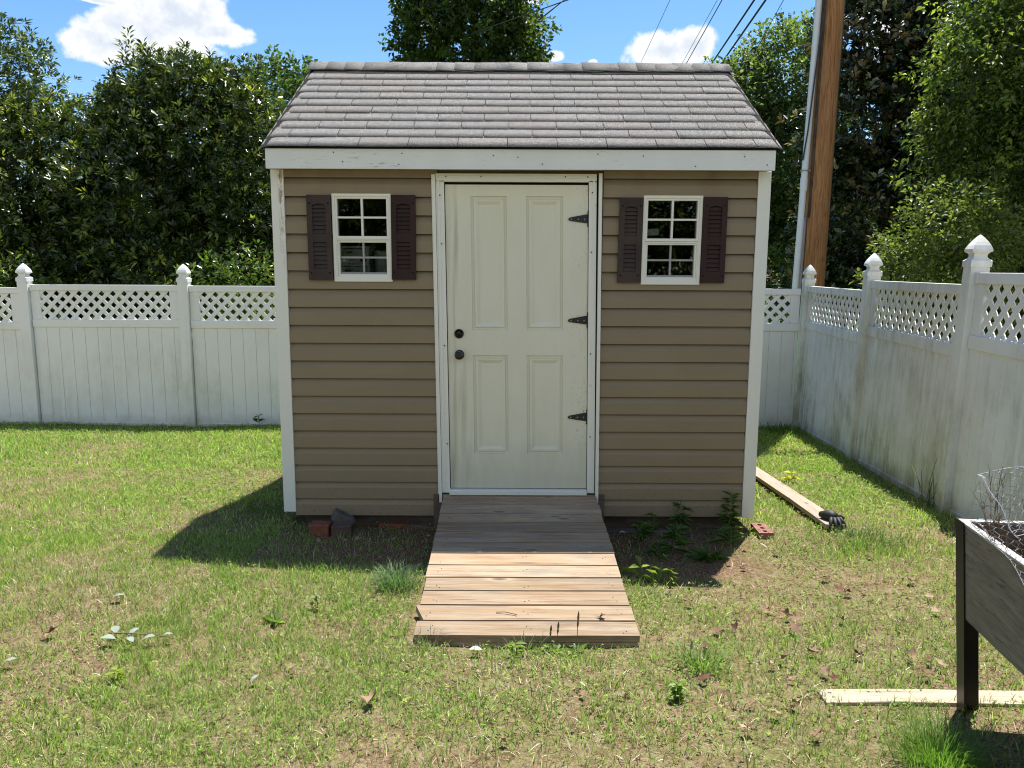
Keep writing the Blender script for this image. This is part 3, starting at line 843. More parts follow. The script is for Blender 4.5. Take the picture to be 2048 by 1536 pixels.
def fence(name, label, posts, tops, mat, skip=(), boards_seed=1, bottom_rail=True, shear=0.):
    """posts: (x, y) in order; tops: height of the rail of each bay"""
    root = thing(name, label, 'fence', (posts[0][0], posts[0][1], g(*posts[0])))
    fr = random.Random(boards_seed)
    for i, (x, y) in enumerate(posts):
        k = max(i-1, 0) if i == len(posts)-1 else i
        u = Vector((posts[k+1][0]-posts[k][0], posts[k+1][1]-posts[k][1], 0)).normalized(); n = Vector((-u.y, u.x, 0))
        zt = max(tops[max(i-1, 0)] if i else -9, tops[i] if i < len(tops) else -9)+.045
        gg = g(x, y)
        if i in skip: continue
        m = MB(); r = .0635
        lx, ly = fr.uniform(-.012, .012), fr.uniform(-.008, .008)
        vs = [(x+u.x*a*r+n.x*b*r+(lx if h else 0), y+u.y*a*r+n.y*b*r, (gg-.15, zt)[h]) for h in (0, 1) for a, b in ((-1, -1), (1, -1), (1, 1), (-1, 1))]
        m.add(vs, [(0, 1, 5, 4), (1, 2, 6, 5), (2, 3, 7, 6), (3, 0, 4, 7), (4, 5, 6, 7)])
        p = m.build('post', mat, root, bevel=.004)
        cap_mb((x+lx, y), u, n, zt-.004).build('post_cap', mat, p)
    for i, top in enumerate(tops):
        a = Vector((*posts[i], 0)); b = Vector((*posts[i+1], 0)); u = (b-a).normalized(); n = Vector((-u.y, u.x, 0)); L = (b-a).length
        s0, s1 = .0715, L-.0715
        def bx(m, p0, p1, q0, q1, z0, z1, tl=0):
            vs = [a+u*p+n*q+Vector((0, 0, z)) for p in (p0, p1) for q in (q0, q1) for z in (z0, z1)]
            m.add(vs, [(0,1,3,2),(4,6,7,5),(0,4,5,1),(2,3,7,6),(0,2,6,4),(1,5,7,3)])
        zl1, zl0 = top-.075, top-.44; zm = zl0-.095
        ga, gb = g(a.x, a.y), g(b.x, b.y)
        # infill boards, tongue and groove
        m = MB(); w = .163; p = s0; 
        gmin = min(ga, gb)
        zbot = min(ga, gb)-.02 if abs(ga-gb) < .05 else min(ga, gb)-.04
        while p < s1-.01:
            e = min(p+w, s1)
            m.add([a+u*pp+n*q+Vector((0, 0, z)) for pp, q in ((p, -.006), (p+.0045, -.011), (e-.0045, -.011), (e, -.006), (e, .011), (p, .011)) for z in (zbot, zm+.02)],
                  [(2*k, 2*((k+1) % 6), 2*((k+1) % 6)+1, 2*k+1) for k in (1, 3, 4, 5)])
            m.add([a+u*pp+n*q+Vector((0, 0, z)) for pp, q in ((p, -.006), (p+.0045, -.011), (e-.0045, -.011), (e, -.006)) for z in (zbot, zm+.02)], [(0, 2, 3, 1), (4, 6, 7, 5)], 1)
            p = e
        pan = m.build('panel', [mat, M['seam']], root)
        m = MB(); bx(m, s0, s1, -.026, .026, zl1, top); bx(m, s0-.002, s0+.03, -.030, .030, zl1-.004, top+.003); bx(m, s1-.03, s1+.002, -.030, .030, zl1-.004, top+.003); m.build('top_rail', mat, pan, bevel=.003)
        m = MB(); bx(m, s0, s1, -.027, .027, zm, zl0); m.build('middle_rail', mat, pan, bevel=.003)
        for p0, p1 in ((s0, s0+.115), (s1-.115, s1)):
            m = MB(); bx(m, p0, p1, -.014, .014, zl0+.001, zl1-.001); m.build('stile', mat, pan)
        if bottom_rail:
            m = MB()
            # the bottom rail follows the panel foot just above the soil
            zr = max(ga, gb)
            vs = [a+u*pp+n*q+Vector((0, 0, (ga+(gb-ga)*pp/L)+z)) for pp in (s0, s1) for q in (-.024, .024) for z in (-.06, .035)]
            m.add(vs, [(0,1,3,2),(4,6,7,5),(0,4,5,1),(2,3,7,6),(0,2,6,4),(1,5,7,3)]); m.build('bottom_rail', mat, pan, bevel=.003)
        # lattice: two layers of diagonal strips
        m = MB(); x0, x1 = s0+.115, s1-.115; z0, z1 = zl0+.001, zl1-.001; H = z1-z0; per = .143; sw = .066
        c = x0-H-per
        while c < x1+per:
            for sgn, q in ((1, -.0075), (-1, .0005)):
                pl = [(c, z0), (c+sw, z0), (c+sw+H, z1), (c+H, z1)] if sgn > 0 else [(c, z1), (c+sw, z1), (c+sw+H, z0), (c+H, z0)]
                pl = clip_poly(pl, x0, x1, z0, z1)
                if len(pl) > 2: m.prism([a+u*pp+n*q+Vector((0, 0, z)) for pp, z in pl], n*.007)
            c += per
        m.build('lattice', mat, pan)
    if shear:                       # the whole run leans outwards a little
        for ch in root.children_recursive:
            for v in ch.data.vertices: v.co.x += shear*max(v.co.z, -.2)
    return root

BY = 9.85
fence('lattice_fence', 'white vinyl fence with lattice top running behind the shed',
      [(-10.25, BY), (-8.22, BY), (-6.19, BY), (-4.17, BY), (-2.17, BY), (-.2, BY), (1.75, BY), (3.725, BY)],
      [1.17, 1.185, 1.222, 1.215, 1.21, 1.21, 1.207], M['fence_back'], skip=(7,))
fence('lattice_fence', 'mildewed white vinyl fence stepping up the right side of the yard',
      [(3.72, 9.88), (3.485, 7.655), (3.245, 5.555), (3.0, 3.48), (2.76, 1.4), (2.52, -.7)], [1.245, 1.345, 1.43, 1.53, 1.63], M['fence_side'], boards_seed=3, shear=.03)

# ------------------------------------------------------------------ utility pole and wires
PX, PY = 4.43, 11.5
pole = thing('utility_pole', 'tall brown wooden utility pole behind the fence corner', 'utility pole', (PX, PY, g(PX, PY)))
ptop = (PX+.12, PY, 10.3)
m = MB(); pts = []; rad = []
for k in range(16):
    u = k/15; z = -.9+u*11.2
    pts.append((PX+.015*(z-1.2)+.006*math.sin(3*u*PI), PY, z)); rad.append(.178-.034*u)
m.tube(pts, rad, 24)
m.build('shaft', M['pole'], pole, smooth=True)
pxat = lambda z: PX+.015*(z-1.2)
def ptube(name, mat, dx, y, z0, z1, r, seg=10):
    m = MB(); m.tube([(pxat(z0+(z1-z0)*k/seg)+dx(z0+(z1-z0)*k/seg), y, z0+(z1-z0)*k/seg) for k in range(seg+1)], r, 12)
    return m.build(name, mat, pole, smooth=True)
cd = ptube('conduit', M['conduit'], lambda z: -.262+.010*(z-1.2), PY-.06, -.85, 9.4, .046); cd['label'] = 'white plastic conduit'
c2 = ptube('conduit', M['conduit_grey'], lambda z: -.195, PY-.05, -.85, 2.2, .030); c2['label'] = 'short grey conduit'
for z in (2.86, 5.6, 8.2):
    m = MB()
    x = pxat(z)-.262+.010*(z-1.2)
    m.tube([(x+.055*math.cos(a), PY-.06+.055*math.sin(a), z) for a in [k*PI/8 for k in range(17)]], .008, 6)
    m.box(x+.04, x+.14, PY-.075, PY-.045, z-.012, z+.012)
    m.build('conduit_clamp', M['conduit_grey'], pole)
m = MB(); x = pxat(2.7)-.262+.015; m.tube([(x, PY-.06, 2.58), (x, PY-.06, 2.76)], .0515, 12); m.build('conduit_coupling', M['conduit'], pole)
ptube('ground_wire', M['cable'], lambda z: .158-.003*(z-1.2), PY-.045, -.85, 9.6, .011)
ptube('wire_moulding', M['bark'], lambda z: -.15+.003*(z-1.2), PY-.085, 2.2, 9.6, .022)
m = MB(); m.tube([(pxat(5.6)-.11, PY-.15, 9.0), (pxat(5.6)-.12, PY-.16, 5.6), (pxat(4.6)-.2, PY-.13, 4.55), (pxat(3.8)-.27, PY-.12, 3.4), (pxat(3.6)-.31, PY-.1, 3.0)], .011, 6); m.build('drop_cable', M['cable'], pole)
m = MB(); m.box(PX-1.1, PX+1.3, PY-.19, PY-.09, 9.45, 9.57); m.build('crossarm', M['pole'], pole)
def wire(a, b, r, sag, label):
    m = MB(); N = 24; pts = []
    for k in range(N+1):
        u = k/N; p = Vector(a).lerp(Vector(b), u); p.z -= sag*4*u*(1-u); pts.append(p)
    m.tube(pts, r, 6)
    o = m.build('overhead_cable', M['cable'], smooth=True); tag(o, label, 'cable', 'overhead cables leaving the pole')
wire((4.185, 11.4, 9.60), (6.52, 60, 10.33), .009, .1, 'thin overhead wire farthest from the pole, over the right cloud')
wire((4.27, 11.4, 7.81), (6.80, 45, 8.12), .007, .05, 'thin straight overhead wire paired with a thicker wavy one')
wire((4.31, 11.4, 7.76), (6.93, 45, 8.12), .013, .12, 'slightly wavy overhead wire dipping to the roof ridge')
wire((4.36, 11.4, 6.70), (7.034, 40, 7.38), .022, .03, 'thick black overhead cable, left of the parallel pair')
wire((4.39, 11.4, 6.45), (7.386, 40, 7.38), .022, .03, 'thick black overhead cable, right of the parallel pair')
wire((4.40, 11.4, 6.38), (9.395, 40, 7.39), .007, .03, 'thin overhead wire nearest the pole, crossing the pale green tree')
wire((4.30, 11.4, 6.36), (-9.9, 34, 8.52), .011, .05, 'overhead wire reaching left past the tree behind the shed')

# ------------------------------------------------------------------ trees
def unit(v): return v/np.maximum(np.linalg.norm(v, axis=-1, keepdims=True), 1e-9)
def lumpy(d, ph, k=3.):
    return (np.sin(d[:, 0]*k*1.7+ph)+np.sin(d[:, 1]*k*2.1+ph*2.3)+np.sin(d[:, 2]*k*2.4+ph*.7)+.6*np.sin(d[:, 0]*k*4.3+d[:, 2]*k*3.7+ph))/3.6
def leaves(P, D, L, W, col, r, droop=.12, roll=.9, fold=.18, base_up=None):
    n = len(P); D = unit(D)
    up = unit((np.array([0, 0, 1.]) if base_up is None else base_up+np.array([0, 0, .4]))+r.normal(0, roll, (n, 3)))
    S = unit(np.cross(D, up)); N = np.cross(S, D)
    L = L[:, None]; W = W[:, None]
    mid = P+D*L*.45
    tip = P+D*L; tip[:, 2] -= (L*droop)[:, 0]
    V = np.stack([P, mid+S*W*.5+N*W*fold, tip, mid-S*W*.5+N*W*fold], 1).reshape(-1, 3)
    b = np.arange(n)[:, None]*4
    F = np.concatenate([b+np.array([[0, 1, 2]]), b+np.array([[0, 2, 3]])], 0)
    return V, F, np.repeat(col, 4, 0)

def palette(r, n, pal, wts):
    pal = np.array(pal); idx = r.choice(len(pal), n, p=np.array(wts)/sum(wts))
    return pal[idx]*r.uniform(.75, 1.25, (n, 1))

def crown(name, root, blobs, n_cl, per, leaf, pal, wts, mat, seed, twig=.28, outward=.7, up=.45, shell=.5, droop=.12, shoots=0, shoot_h=(.3, .6), new=None, zmin=-9, facing=None, lump=.2, rosette=False, clump=.09):
    r = np.random.default_rng(seed)
    B = np.array([b[:3] for b in blobs], float); Rr = np.array([b[3:6] if len(b) > 4 else (b[3],)*3 for b in blobs], float)
    area = np.array([a[0]*a[1]+a[1]*a[2]+a[0]*a[2] for a in Rr]); 
    i = r.choice(len(B), n_cl, p=area/area.sum())
    d = unit(r.normal(0, 1, (n_cl, 3)))
    if facing is not None:
        bad = (d@np.array(facing)) < -.25
        d[bad & (r.random(n_cl) < .75)] *= -1
    f = 1-shell*r.random(n_cl)**1.6
    f = f*(1+lump*lumpy(d, i*1.7+seed)+clump*lumpy(d, i*2.9+seed*.37, 9.))
    C = B[i]+d*Rr[i]*f[:, None]
    keep = C[:, 2] > zmin
    C, d, i, f = C[keep], d[keep], i[keep], f[keep]
    # drop clusters buried deep inside another blob
    deep = np.zeros(len(C), bool)
    for q, rq in zip(B, Rr): deep |= (((C-q)/rq)**2).sum(1) < .2
    C, d = C[~deep], d[~deep]
    A = unit(d*outward+np.array([0, 0, up])+r.normal(0, .35, C.shape))
    ax_pts = [C]; ax_dir = [A]
    if shoots:
        top = np.argsort(-(C[:, 2]+r.normal(0, .35, len(C))))[:shoots*4:4]
        for k in top:
            h = r.uniform(*shoot_h); m = int(h/.09)+1
            dd = unit(np.array([d[k, 0]*.25, d[k, 1]*.25, 1.])+r.normal(0, .12, 3))
            ax_pts.append(C[k]+dd*np.linspace(.05, h, m)[:, None]); ax_dir.append(np.repeat(dd[None], m, 0))
    C = np.concatenate(ax_pts); A = np.concatenate(ax_dir)
    n = len(C)*per
    ci = np.repeat(np.arange(len(C)), per)
    t = .55+.45*r.random(n) if rosette else r.random(n)
    side = r.normal(0, 1, (n, 3)); side = unit(side-A[ci]*(side*A[ci]).sum(1)[:, None])
    P = C[ci]+A[ci]*(t*twig)[:, None]+side*.02
    D = A[ci]*(.25+.75*t[:, None])+side*.95
    L = r.uniform(leaf[0]*.7, leaf[0]*1.25, n); W = L*leaf[1]*r.uniform(.8, 1.2, n)
    cc = palette(r, len(C), pal, wts)
    col = cc[ci]*r.uniform(.8, 1.2, (n, 1))
    if new is not None:
        fresh = (t > .72) & (r.random(len(C))[ci] < new[1])
        col[fresh] = np.array(new[0])*r.uniform(.8, 1.2, (fresh.sum(), 1))
    V, F, CC = leaves(P, D, L, W, np.clip(col, 0, 1), r, droop, base_up=(A[ci]*1.1 if rosette else None), roll=.35 if rosette else .9)
    return np_mesh(name, V, F, CC, mat, root)

def trunk_mb(base, top, r0, r1, limbs, seed, forks=1):
    r = random.Random(seed); m = MB(); base = Vector(base); top = Vector(top)
    for k in range(forks):
        b = base+Vector((r.uniform(-.1, .1)*(forks > 1), r.uniform(-.1, .1)*(forks > 1), 0)); t = top+Vector((r.uniform(-.5, .5)*(forks > 1), r.uniform(-.5, .5)*(forks > 1), 0))
        N = 9; pts = []
        for i in range(N+1):
            u = i/N; p = b.lerp(t, u)+Vector((math.sin(u*5+k)*.05, math.cos(u*4+k)*.05, 0))*u*2; pts.append(p)
        m.tube(pts, [r0+(r1-r0)*i/N for i in range(N+1)], 9)
        for j in range(limbs):
            u = r.uniform(.3, .95); p = b.lerp(t, u); a = r.uniform(0, 2*PI); ln = (1.15-u)*(top-base).length*r.uniform(.25, .45)
            q = [p+Vector((math.cos(a)*s*ln, math.sin(a)*s*ln, s*ln*.55+.1*math.sin(s*3+j))) for s in (0, .3, .6, 1)]
            rr_ = (r0+(r1-r0)*u)*.5
            m.tube(q, [rr_, rr_*.7, rr_*.45, rr_*.15], 6)
    return m

def tree(name, label, cat, base, top, r0, blobs, group=None, limbs=12, forks=1, **kw):
    root = thing(name, label, cat, (base[0], base[1], g(base[0], base[1])), group)
    trunk_mb((base[0], base[1], g(base[0], base[1])-.1), top, r0, r0*.15, limbs, kw.get('seed', 1), forks).build('trunk', M['bark'], root, smooth=True)
    crown('crown', root, blobs, **kw)
    return root

GLOSS = [(.022, .038, .009), (.042, .070, .013), (.075, .115, .020), (.13, .175, .030), (.26, .29, .05)]
# big glossy shrubs behind the left fence
tree('evergreen_shrub', 'tall glossy evergreen shrub reaching the left edge, sloping down to a notch', 'shrub', (-8.3, 12.6), (-8.2, 12.6, 4.3), .12,
     [(-8.7, 12.6, 3.65, 1.65, 1.6, 1.75), (-7.75, 12.1, 2.3, 1.6, 1.4, 1.7), (-7.15, 12.2, 2.75, .85, 1.0, 1.15), (-9.8, 12.3, 2.2, 1.8, 1.5, 2.0), (-7.0, 12., 1.2, 1.4, 1.3, 1.3), (-8.6, 11.9, .9, 1.9, 1.3, 1.3)],
     forks=4, limbs=8, n_cl=13000, per=10, rosette=True, leaf=(.102, .29), pal=GLOSS, wts=[3, 4, 3, 1.3, .35], mat=M['leaf_gloss'], seed=21, shoots=10, shoot_h=(.15, .32), new=((.26, .32, .04), .10), facing=(.1, -1, .35), zmin=-.6, twig=.20, clump=.13)
tree('evergreen_shrub', 'broad glossy evergreen shrub just left of the shed, topped with upright shoots', 'shrub', (-5.1, 12.6), (-5.1, 12.5, 4.0), .12,
     [(-5.05, 12.4, 3.25, 1.15, 1.4, 1.25), (-4.4, 12.2, 2.9, 1.0, 1.3, 1.35), (-5.6, 12.0, 2.2, 1.3, 1.3, 1.35), (-4.1, 12.3, 2.0, 1.1, 1.3, 1.45), (-5.0, 11.9, 1.2, 1.8, 1.3, 1.4), (-3.7, 12.2, 1.0, 1.3, 1.2, 1.5), (-6.1, 12.2, 1.6, 1.0, 1.1, 1.35), (-4.75, 12.2, 3.95, .75, .8, .45), (-5.6, 12.2, 3.55, .6, .8, .5)],
     forks=4, limbs=8, n_cl=13500, per=10, rosette=True, leaf=(.102, .29), pal=GLOSS, wts=[3.4, 4, 2.6, 1.1, .25], mat=M['leaf_gloss'], seed=22, shoots=22, shoot_h=(.15, .34), new=((.26, .32, .04), .08), facing=(.1, -1, .35), zmin=-.6, twig=.20, clump=.13)
tree('broadleaf_tree', 'soft green tree far behind, between the shrub and the shed roof', 'tree', (-7.5, 26), (-7.5, 26, 6.5), .2,
     [(-7.6, 26, 6.4, 1.1, 1.2, 1.7), (-6.7, 26, 5.9, 1.0, 1.1, 1.8), (-8.6, 26.3, 5.2, 1.2, 1.2, 1.7), (-7.4, 26, 4.2, 1.9, 1.6, 1.8), (-5.9, 26, 4.4, 1.2, 1.3, 1.6)],
     n_cl=2600, per=9, leaf=(.17, .5), pal=[(.05, .09, .025), (.075, .13, .03), (.10, .17, .04)], wts=[2, 3, 1.5], mat=M['leaf_soft'], seed=23, facing=(.2, -1, .35), twig=.35)
tree('broadleaf_tree', 'tall dense conical tree rising straight behind the shed roof', 'tree', (-1.0, 22), (-1.0, 22, 11.5), .26,
     [(-1.05, 22, 5.4, 2.05, 1.9, 1.9), (-1.15, 22, 7.2, 2.0, 1.9, 1.9), (-1.25, 22, 8.8, 1.75, 1.6, 1.7), (-1.1, 22, 10.3, 1.4, 1.3, 1.5), (-1.0, 22, 11.5, .8, .8, 1.1), (-.2, 21.6, 6.6, 1.15, 1.2, 1.5), (-2.1, 21.8, 7.8, 1.05, 1.1, 1.3), (-1.0, 22, 3.6, 1.8, 1.7, 1.5)],
     n_cl=8200, per=9, leaf=(.130, .55), pal=[(.034, .060, .014), (.058, .095, .02), (.09, .14, .025), (.17, .23, .04)], wts=[3, 3, 2, .8], mat=M['leaf_soft'], seed=24, facing=(.1, -1, .2), twig=.32, up=.2)
tree('broadleaf_tree', 'pale green leafy tree between the shed roof and the pole', 'tree', (6.3, 20), (6.4, 20, 6.2), .2,
     [(6.7, 20, 5.9, 1.05, 1.1, 1.5), (5.75, 20, 5.2, 1.0, 1.1, 1.4), (5.1, 19.8, 4.9, .9, 1., 1.2), (7.4, 20.2, 5.0, 1.2, 1.2, 1.6), (6.3, 19.8, 3.7, 1.9, 1.5, 1.7), (7.3, 19.8, 2.8, 1.7, 1.4, 1.8), (5.3, 20, 2.9, 1.4, 1.3, 1.5), (6.5, 19.5, 1.2, 2.2, 1.5, 1.6)],
     n_cl=8200, per=9, leaf=(.120, .5), pal=[(.065, .10, .035), (.11, .165, .055), (.165, .23, .08), (.23, .29, .105)], wts=[2, 3, 2.5, 1], mat=M['leaf_soft'], seed=25, facing=(-.1, -1, .35), twig=.34)
tree('magnolia_tree', 'dark magnolia with bronze backed leaves right of the pole', 'tree', (7.6, 16), (7.5, 16, 6.6), .2,
     [(7.3, 16, 5.7, 1.15, 1.2, 1.5), (8.4, 16, 5.3, 1.3, 1.2, 1.6), (7.0, 15.8, 4.1, 1.25, 1.2, 1.5), (8.2, 15.8, 3.7, 1.6, 1.3, 1.6), (7.2, 15.6, 2.4, 1.5, 1.3, 1.5), (8.6, 15.6, 2.2, 1.7, 1.3, 1.5), (7.6, 15.4, .7, 2.1, 1.4, 1.3), (9.5, 15.8, 4.4, 1.2, 1.2, 1.8), (7.25, 16, 6.9, .7, .7, .7)],
     n_cl=9000, per=9, rosette=True, clump=.13, leaf=(.150, .42), pal=[(.024, .040, .014), (.042, .066, .020), (.085, .085, .036), (.16, .115, .045), (.34, .32, .17)], wts=[3.5, 3, 1.6, 1.0, .5], mat=M['leaf_magnolia'], seed=26, facing=(-.1, -1, .3), twig=.3, lump=.24)
tree('broadleaf_tree', 'bright green spreading tree overhanging the right fence', 'tree', (7.8, 11.6), (7.4, 11.4, 5.6), .17,
     [(7.35, 11.2, 4.75, 1.25, 1.4, 1.0), (6.55, 10.8, 3.95, 1.0, 1.2, .85), (7.7, 11.2, 3.6, 1.5, 1.5, 1.3), (6.8, 10.9, 2.9, 1.1, 1.1, .75), (8.0, 11, 2.1, 1.5, 1.3, 1.1), (8.9, 11.6, 4.6, 1.7, 1.6, 1.9), (7.9, 11.6, 6.1, 1.4, 1.4, 1.1), (6.3, 10.9, 3.3, .6, .6, .4), (7.8, 12.4, 1.0, 1.7, .8, 1.1)],
     n_cl=11500, per=9, leaf=(.080, .5), pal=[(.036, .062, .016), (.075, .12, .026), (.13, .19, .038), (.23, .29, .06)], wts=[2.5, 3, 2.5, 1.4], mat=M['leaf_soft'], seed=27, facing=(-.3, -1, .3), twig=.3, up=.05, droop=.25, lump=.26)
tree('young_tree', 'low light green young tree showing above the right fence', 'tree', (5.45, 9.9), (5.35, 9.8, 2.0), .05,
     [(4.95, 9.7, 1.15, .52, .55, .55), (5.35, 9.6, 1.95, .55, .5, .45), (5.6, 9.7, 1.2, .6, .55, .55), (4.78, 9.6, 1.62, .30, .35, .25), (5.0, 9.8, .45, .65, .6, .5), (5.75, 9.8, 1.75, .45, .45, .4)],
     limbs=14, n_cl=1500, per=9, leaf=(.062, .52), pal=[(.09, .13, .034), (.14, .185, .045), (.21, .25, .06)], wts=[2, 3, 1.5], mat=M['leaf_soft'], seed=28, facing=(-.3, -1, .3), twig=.22, lump=.3, zmin=-.5)
# sprigs of young privet right behind the left fence
for (x, h, lab) in ((-3.55, .42, 'young bright leafed shrub peeping over the fence by the shed corner'), (-4.0, .28, 'low young shrub peeping over the fence beside a post'), (-6.75, .25, 'low young shrub peeping over the fence at the left edge')):
    tree('young_shrub', lab, 'shrub', (x, 10.35), (x, 10.35, 1.2+h), .02,
         [(x, 10.4, 1.15, .38, .3, h+.05), (x-.1, 10.4, .3, .5, .35, .7)], limbs=6, n_cl=260, per=8, leaf=(.095, .36), pal=[(.06, .11, .02), (.10, .17, .03), (.16, .22, .04)], wts=[2, 2, 1], mat=M['leaf_gloss'], seed=int(31+x*3), twig=.2, up=.8)
# the trees the panes mirror, standing at the far end of the yard behind the viewer
for x, h, lab in ((-6.5, 5.2, 'broad shrub tree across the yard, mirrored in the left shed window'), (6.0, 5.2, 'broad shrub tree across the yard, mirrored in the right shed window')):
    tree('broadleaf_tree', lab, 'tree', (x, -17), (x, -17, h-1), .2,
         [(x, -17, h-1.6, 3.4, 2.0, 1.9), (x-2.6, -17, h-2.4, 2.4, 1.8, 2.2), (x+2.6, -17, h-2.3, 2.4, 1.8, 2.2), (x, -16.6, 1.4, 3.6, 1.6, 1.6)], n_cl=6500, per=9, leaf=(.17, .5), pal=GLOSS, wts=[2, 3, 3, 1, .3], mat=M['leaf_soft'], seed=41, twig=.4)
# far woods closing the view
def woods():
    r = np.random.default_rng(51); bl = []
    for x in np.linspace(-44, 52, 30):
        y = 46+r.uniform(-4, 6); h = r.uniform(6.5, 9.5)
        bl += [(x, y, h*.35, 3.2, 2.5, h*.5), (x+r.uniform(-1, 1), y, h*.72, 2.3, 2, h*.36)]
    o = crown('distant_woods', None, bl, 13000, 6, (.55, .6), [(.03, .05, .018), (.045, .075, .022), (.07, .11, .03)], [2, 3, 1], M['leaf_soft'], 52, twig=.9, facing=(0, -1, .2), zmin=-.7)
    tag(o, 'dark woods closing the view behind the yards', 'woods', kind='stuff')
woods()

# ------------------------------------------------------------------ beyond the right fence
nf = thing('board_fence', 'brown board fence of the yard beyond the lattice', 'fence', (14, 27, -.72))
for k in range(7):
    x = 10.5+k*1.9; m = MB()
    for j in range(9): m.box(x+.05+j*.2, x+.05+j*.2+.19, 27, 27.03, -.70, .75+.02*((j*7) % 3))
    m.box(x-.05, x+.05, 26.95, 27.05, -.75, .9); m.build('panel', M['brown_fence'], nf)
m = MB(); m.box(8, 30, 22.0, 22.5, -.74, -.62); tag(m.build('path', M['concrete']), 'pale concrete path beyond the right fence', kind='structure')

# ------------------------------------------------------------------ raised planter
ua = Vector((-.1135, -.9935, 0))        # along the long side, towards the viewer
va = Vector((.9935, -.1135, 0))         # across
pc = Vector((1.588, 2.645, 0)); PG = g(1.6, 2.6)
ZT, ZL = .566, .215
pl = thing('raised_planter', 'grey wooden raised planter on black metal legs', 'planter', (1.9, 2.0, PG))
PL, PW = 1.25, .62
def pbx(m, a0, a1, b0, b1, z0, z1, mi=0):
    vs = [pc+ua*a+va*(b+.09*(ZT-z))+Vector((0, 0, z)) for a in (a0, a1) for b in (b0, b1) for z in (z0, z1)]
    m.add(vs, [(0,1,3,2),(4,6,7,5),(0,4,5,1),(2,3,7,6),(0,2,6,4),(1,5,7,3)], mi)
for a0, a1, b0, b1 in ((.0, PL, .004, .026), (.0, PL, PW-.026, PW-.004)):
    m = MB(); pbx(m, a0+.004, a1-.004, b0, b1, ZL, ZT-.004); m.build('side_board', M['planter_wood'], pl, bevel=.002)
for a0 in (.004, PL-.026):
    m = MB(); pbx(m, a0, a0+.022, .0265, PW-.0265, ZL, ZT-.004); m.build('end_board', M['planter_wood'], pl, bevel=.002)
m = MB(); pbx(m, .0, PL, .0015, .030, ZT-.003, ZT+.004); pbx(m, .0, PL, PW-.03, PW-.0015, ZT-.003, ZT+.004); pbx(m, .0015, .03, .031, PW-.031, ZT-.003, ZT+.004); m.build('rim', M['planter_rim'], pl)
for a, sa in ((-.003, 1), (PL+.003, -1)):
    for b, sb in ((-.003, 1), (PW+.003, -1)):
        p = pc+ua*a+va*b; zb = g(p.x, p.y)-.02
        m = MB()
        pbx(m, min(a, a+sa*.004), max(a, a+sa*.004), min(b, b+sb*.075), max(b, b+sb*.075), zb, ZT+.006)
        pbx(m, min(a+sa*.004, a+sa*.06), max(a+sa*.004, a+sa*.06), min(b, b+sb*.004), max(b, b+sb*.004), zb, ZT+.006)
        m.build('leg', M['black'], pl)
m = MB(); N = 14; gr = {}
rs = random.Random(8)
for i in range(N+1):
    for j in range(9):
        p = pc+ua*(.027+(PL-.054)*i/N)+va*(.027+(PW-.054)*j/8); gr[i, j] = (p.x, p.y, .435+rs.uniform(-.015, .02))
for i in range(N):
    for j in range(8): m.face([gr[i, j], gr[i+1, j], gr[i+1, j+1], gr[i, j+1]])
pbx(m, .027, PL-.027, .027, PW-.027, ZL+.002, ZL+.02)
m.build('soil', M['soil'], pl, smooth=True)
# dry stems
m = MB()
def stem(m, p, h, r, rad=.0016, br=3):
    pts = [Vector(p)]; d = Vector((r.uniform(-.12, .12), r.uniform(-.12, .12), 1)).normalized()
    n = 6
    for k in range(n):
        d = (d+Vector((r.uniform(-.12, .12), r.uniform(-.12, .12), 0))).normalized(); pts.append(pts[-1]+d*h/n)
    m.tube(pts, [rad*(1-.6*k/n) for k in range(n+1)], 4)
    for b in range(br):
        k = r.randint(1, n-1); q = pts[k]; e = q+Vector((r.uniform(-.05, .05), r.uniform(-.05, .05), r.uniform(.02, .09)))
        m.tube([q, q.lerp(e, .5)+Vector((0, 0, .008)), e], [rad*.7, rad*.6, rad*.4], 3)
rs = random.Random(12)
for k in range(26):
    p = pc+ua*rs.uniform(.06, .3)+va*rs.uniform(.03, .35); stem(m, (p.x, p.y, .43), rs.uniform(.22, .42), rs, br=5)
for k in range(260):
    p = pc+ua*rs.uniform(.04, .8)+va*rs.uniform(.04, .56); a = rs.uniform(0, 6.3); l = rs.uniform(.04, .13)
    q = Vector((p.x, p.y, .445+rs.uniform(0, .07))); e = q+Vector((math.cos(a)*l, math.sin(a)*l, rs.uniform(-.01, .05)))
    m.tube([q, q.lerp(e, .5)+Vector((0, 0, .01)), e], [.0015, .0015, .0009], 3)
tag(m.build('dried_plant', M['twig']), 'dry brown twiggy plant standing dead in the raised planter', 'plant')
# chicken wire thrown over the bed
def hexnet(m, fn, U, Vv, cell, rad, r):
    """honeycomb of wire on the unit patch fn(u, v) -> point; U, Vv its size in metres"""
    h = cell*.866; edges = set()
    pts = {}
    def P(i, j):
        return pts[i, j]
    nx = int(U/(cell*.75)); ny = int(Vv/(cell*.5))
    for i in range(nx+1):
        for j in range(ny+1):
            # brick lattice relaxed into hexagons
            off = .17*cell*(1 if (i+j) % 2 else -1)
            x = (i*.75*cell+off)/U; y = (j*.5*cell)/Vv
            if x < -.01 or x > 1.01: x = min(max(x, 0), 1)
            pts[i, j] = fn(min(max(x, 0), 1), min(y, 1))+Vector((r.gauss(0, .0018), r.gauss(0, .0018), r.gauss(0, .0018)))
    for i in range(nx+1):
        for j in range(ny):
            m.tube([pts[i, j], pts[i, j+1]], rad*1.15, 3, cap=False)
        for j in range(ny+1):
            if (i+j) % 2 and i < nx: m.tube([pts[i, j], pts[i+1, j]], rad, 3, cap=False)
m = MB(); rs = random.Random(3)
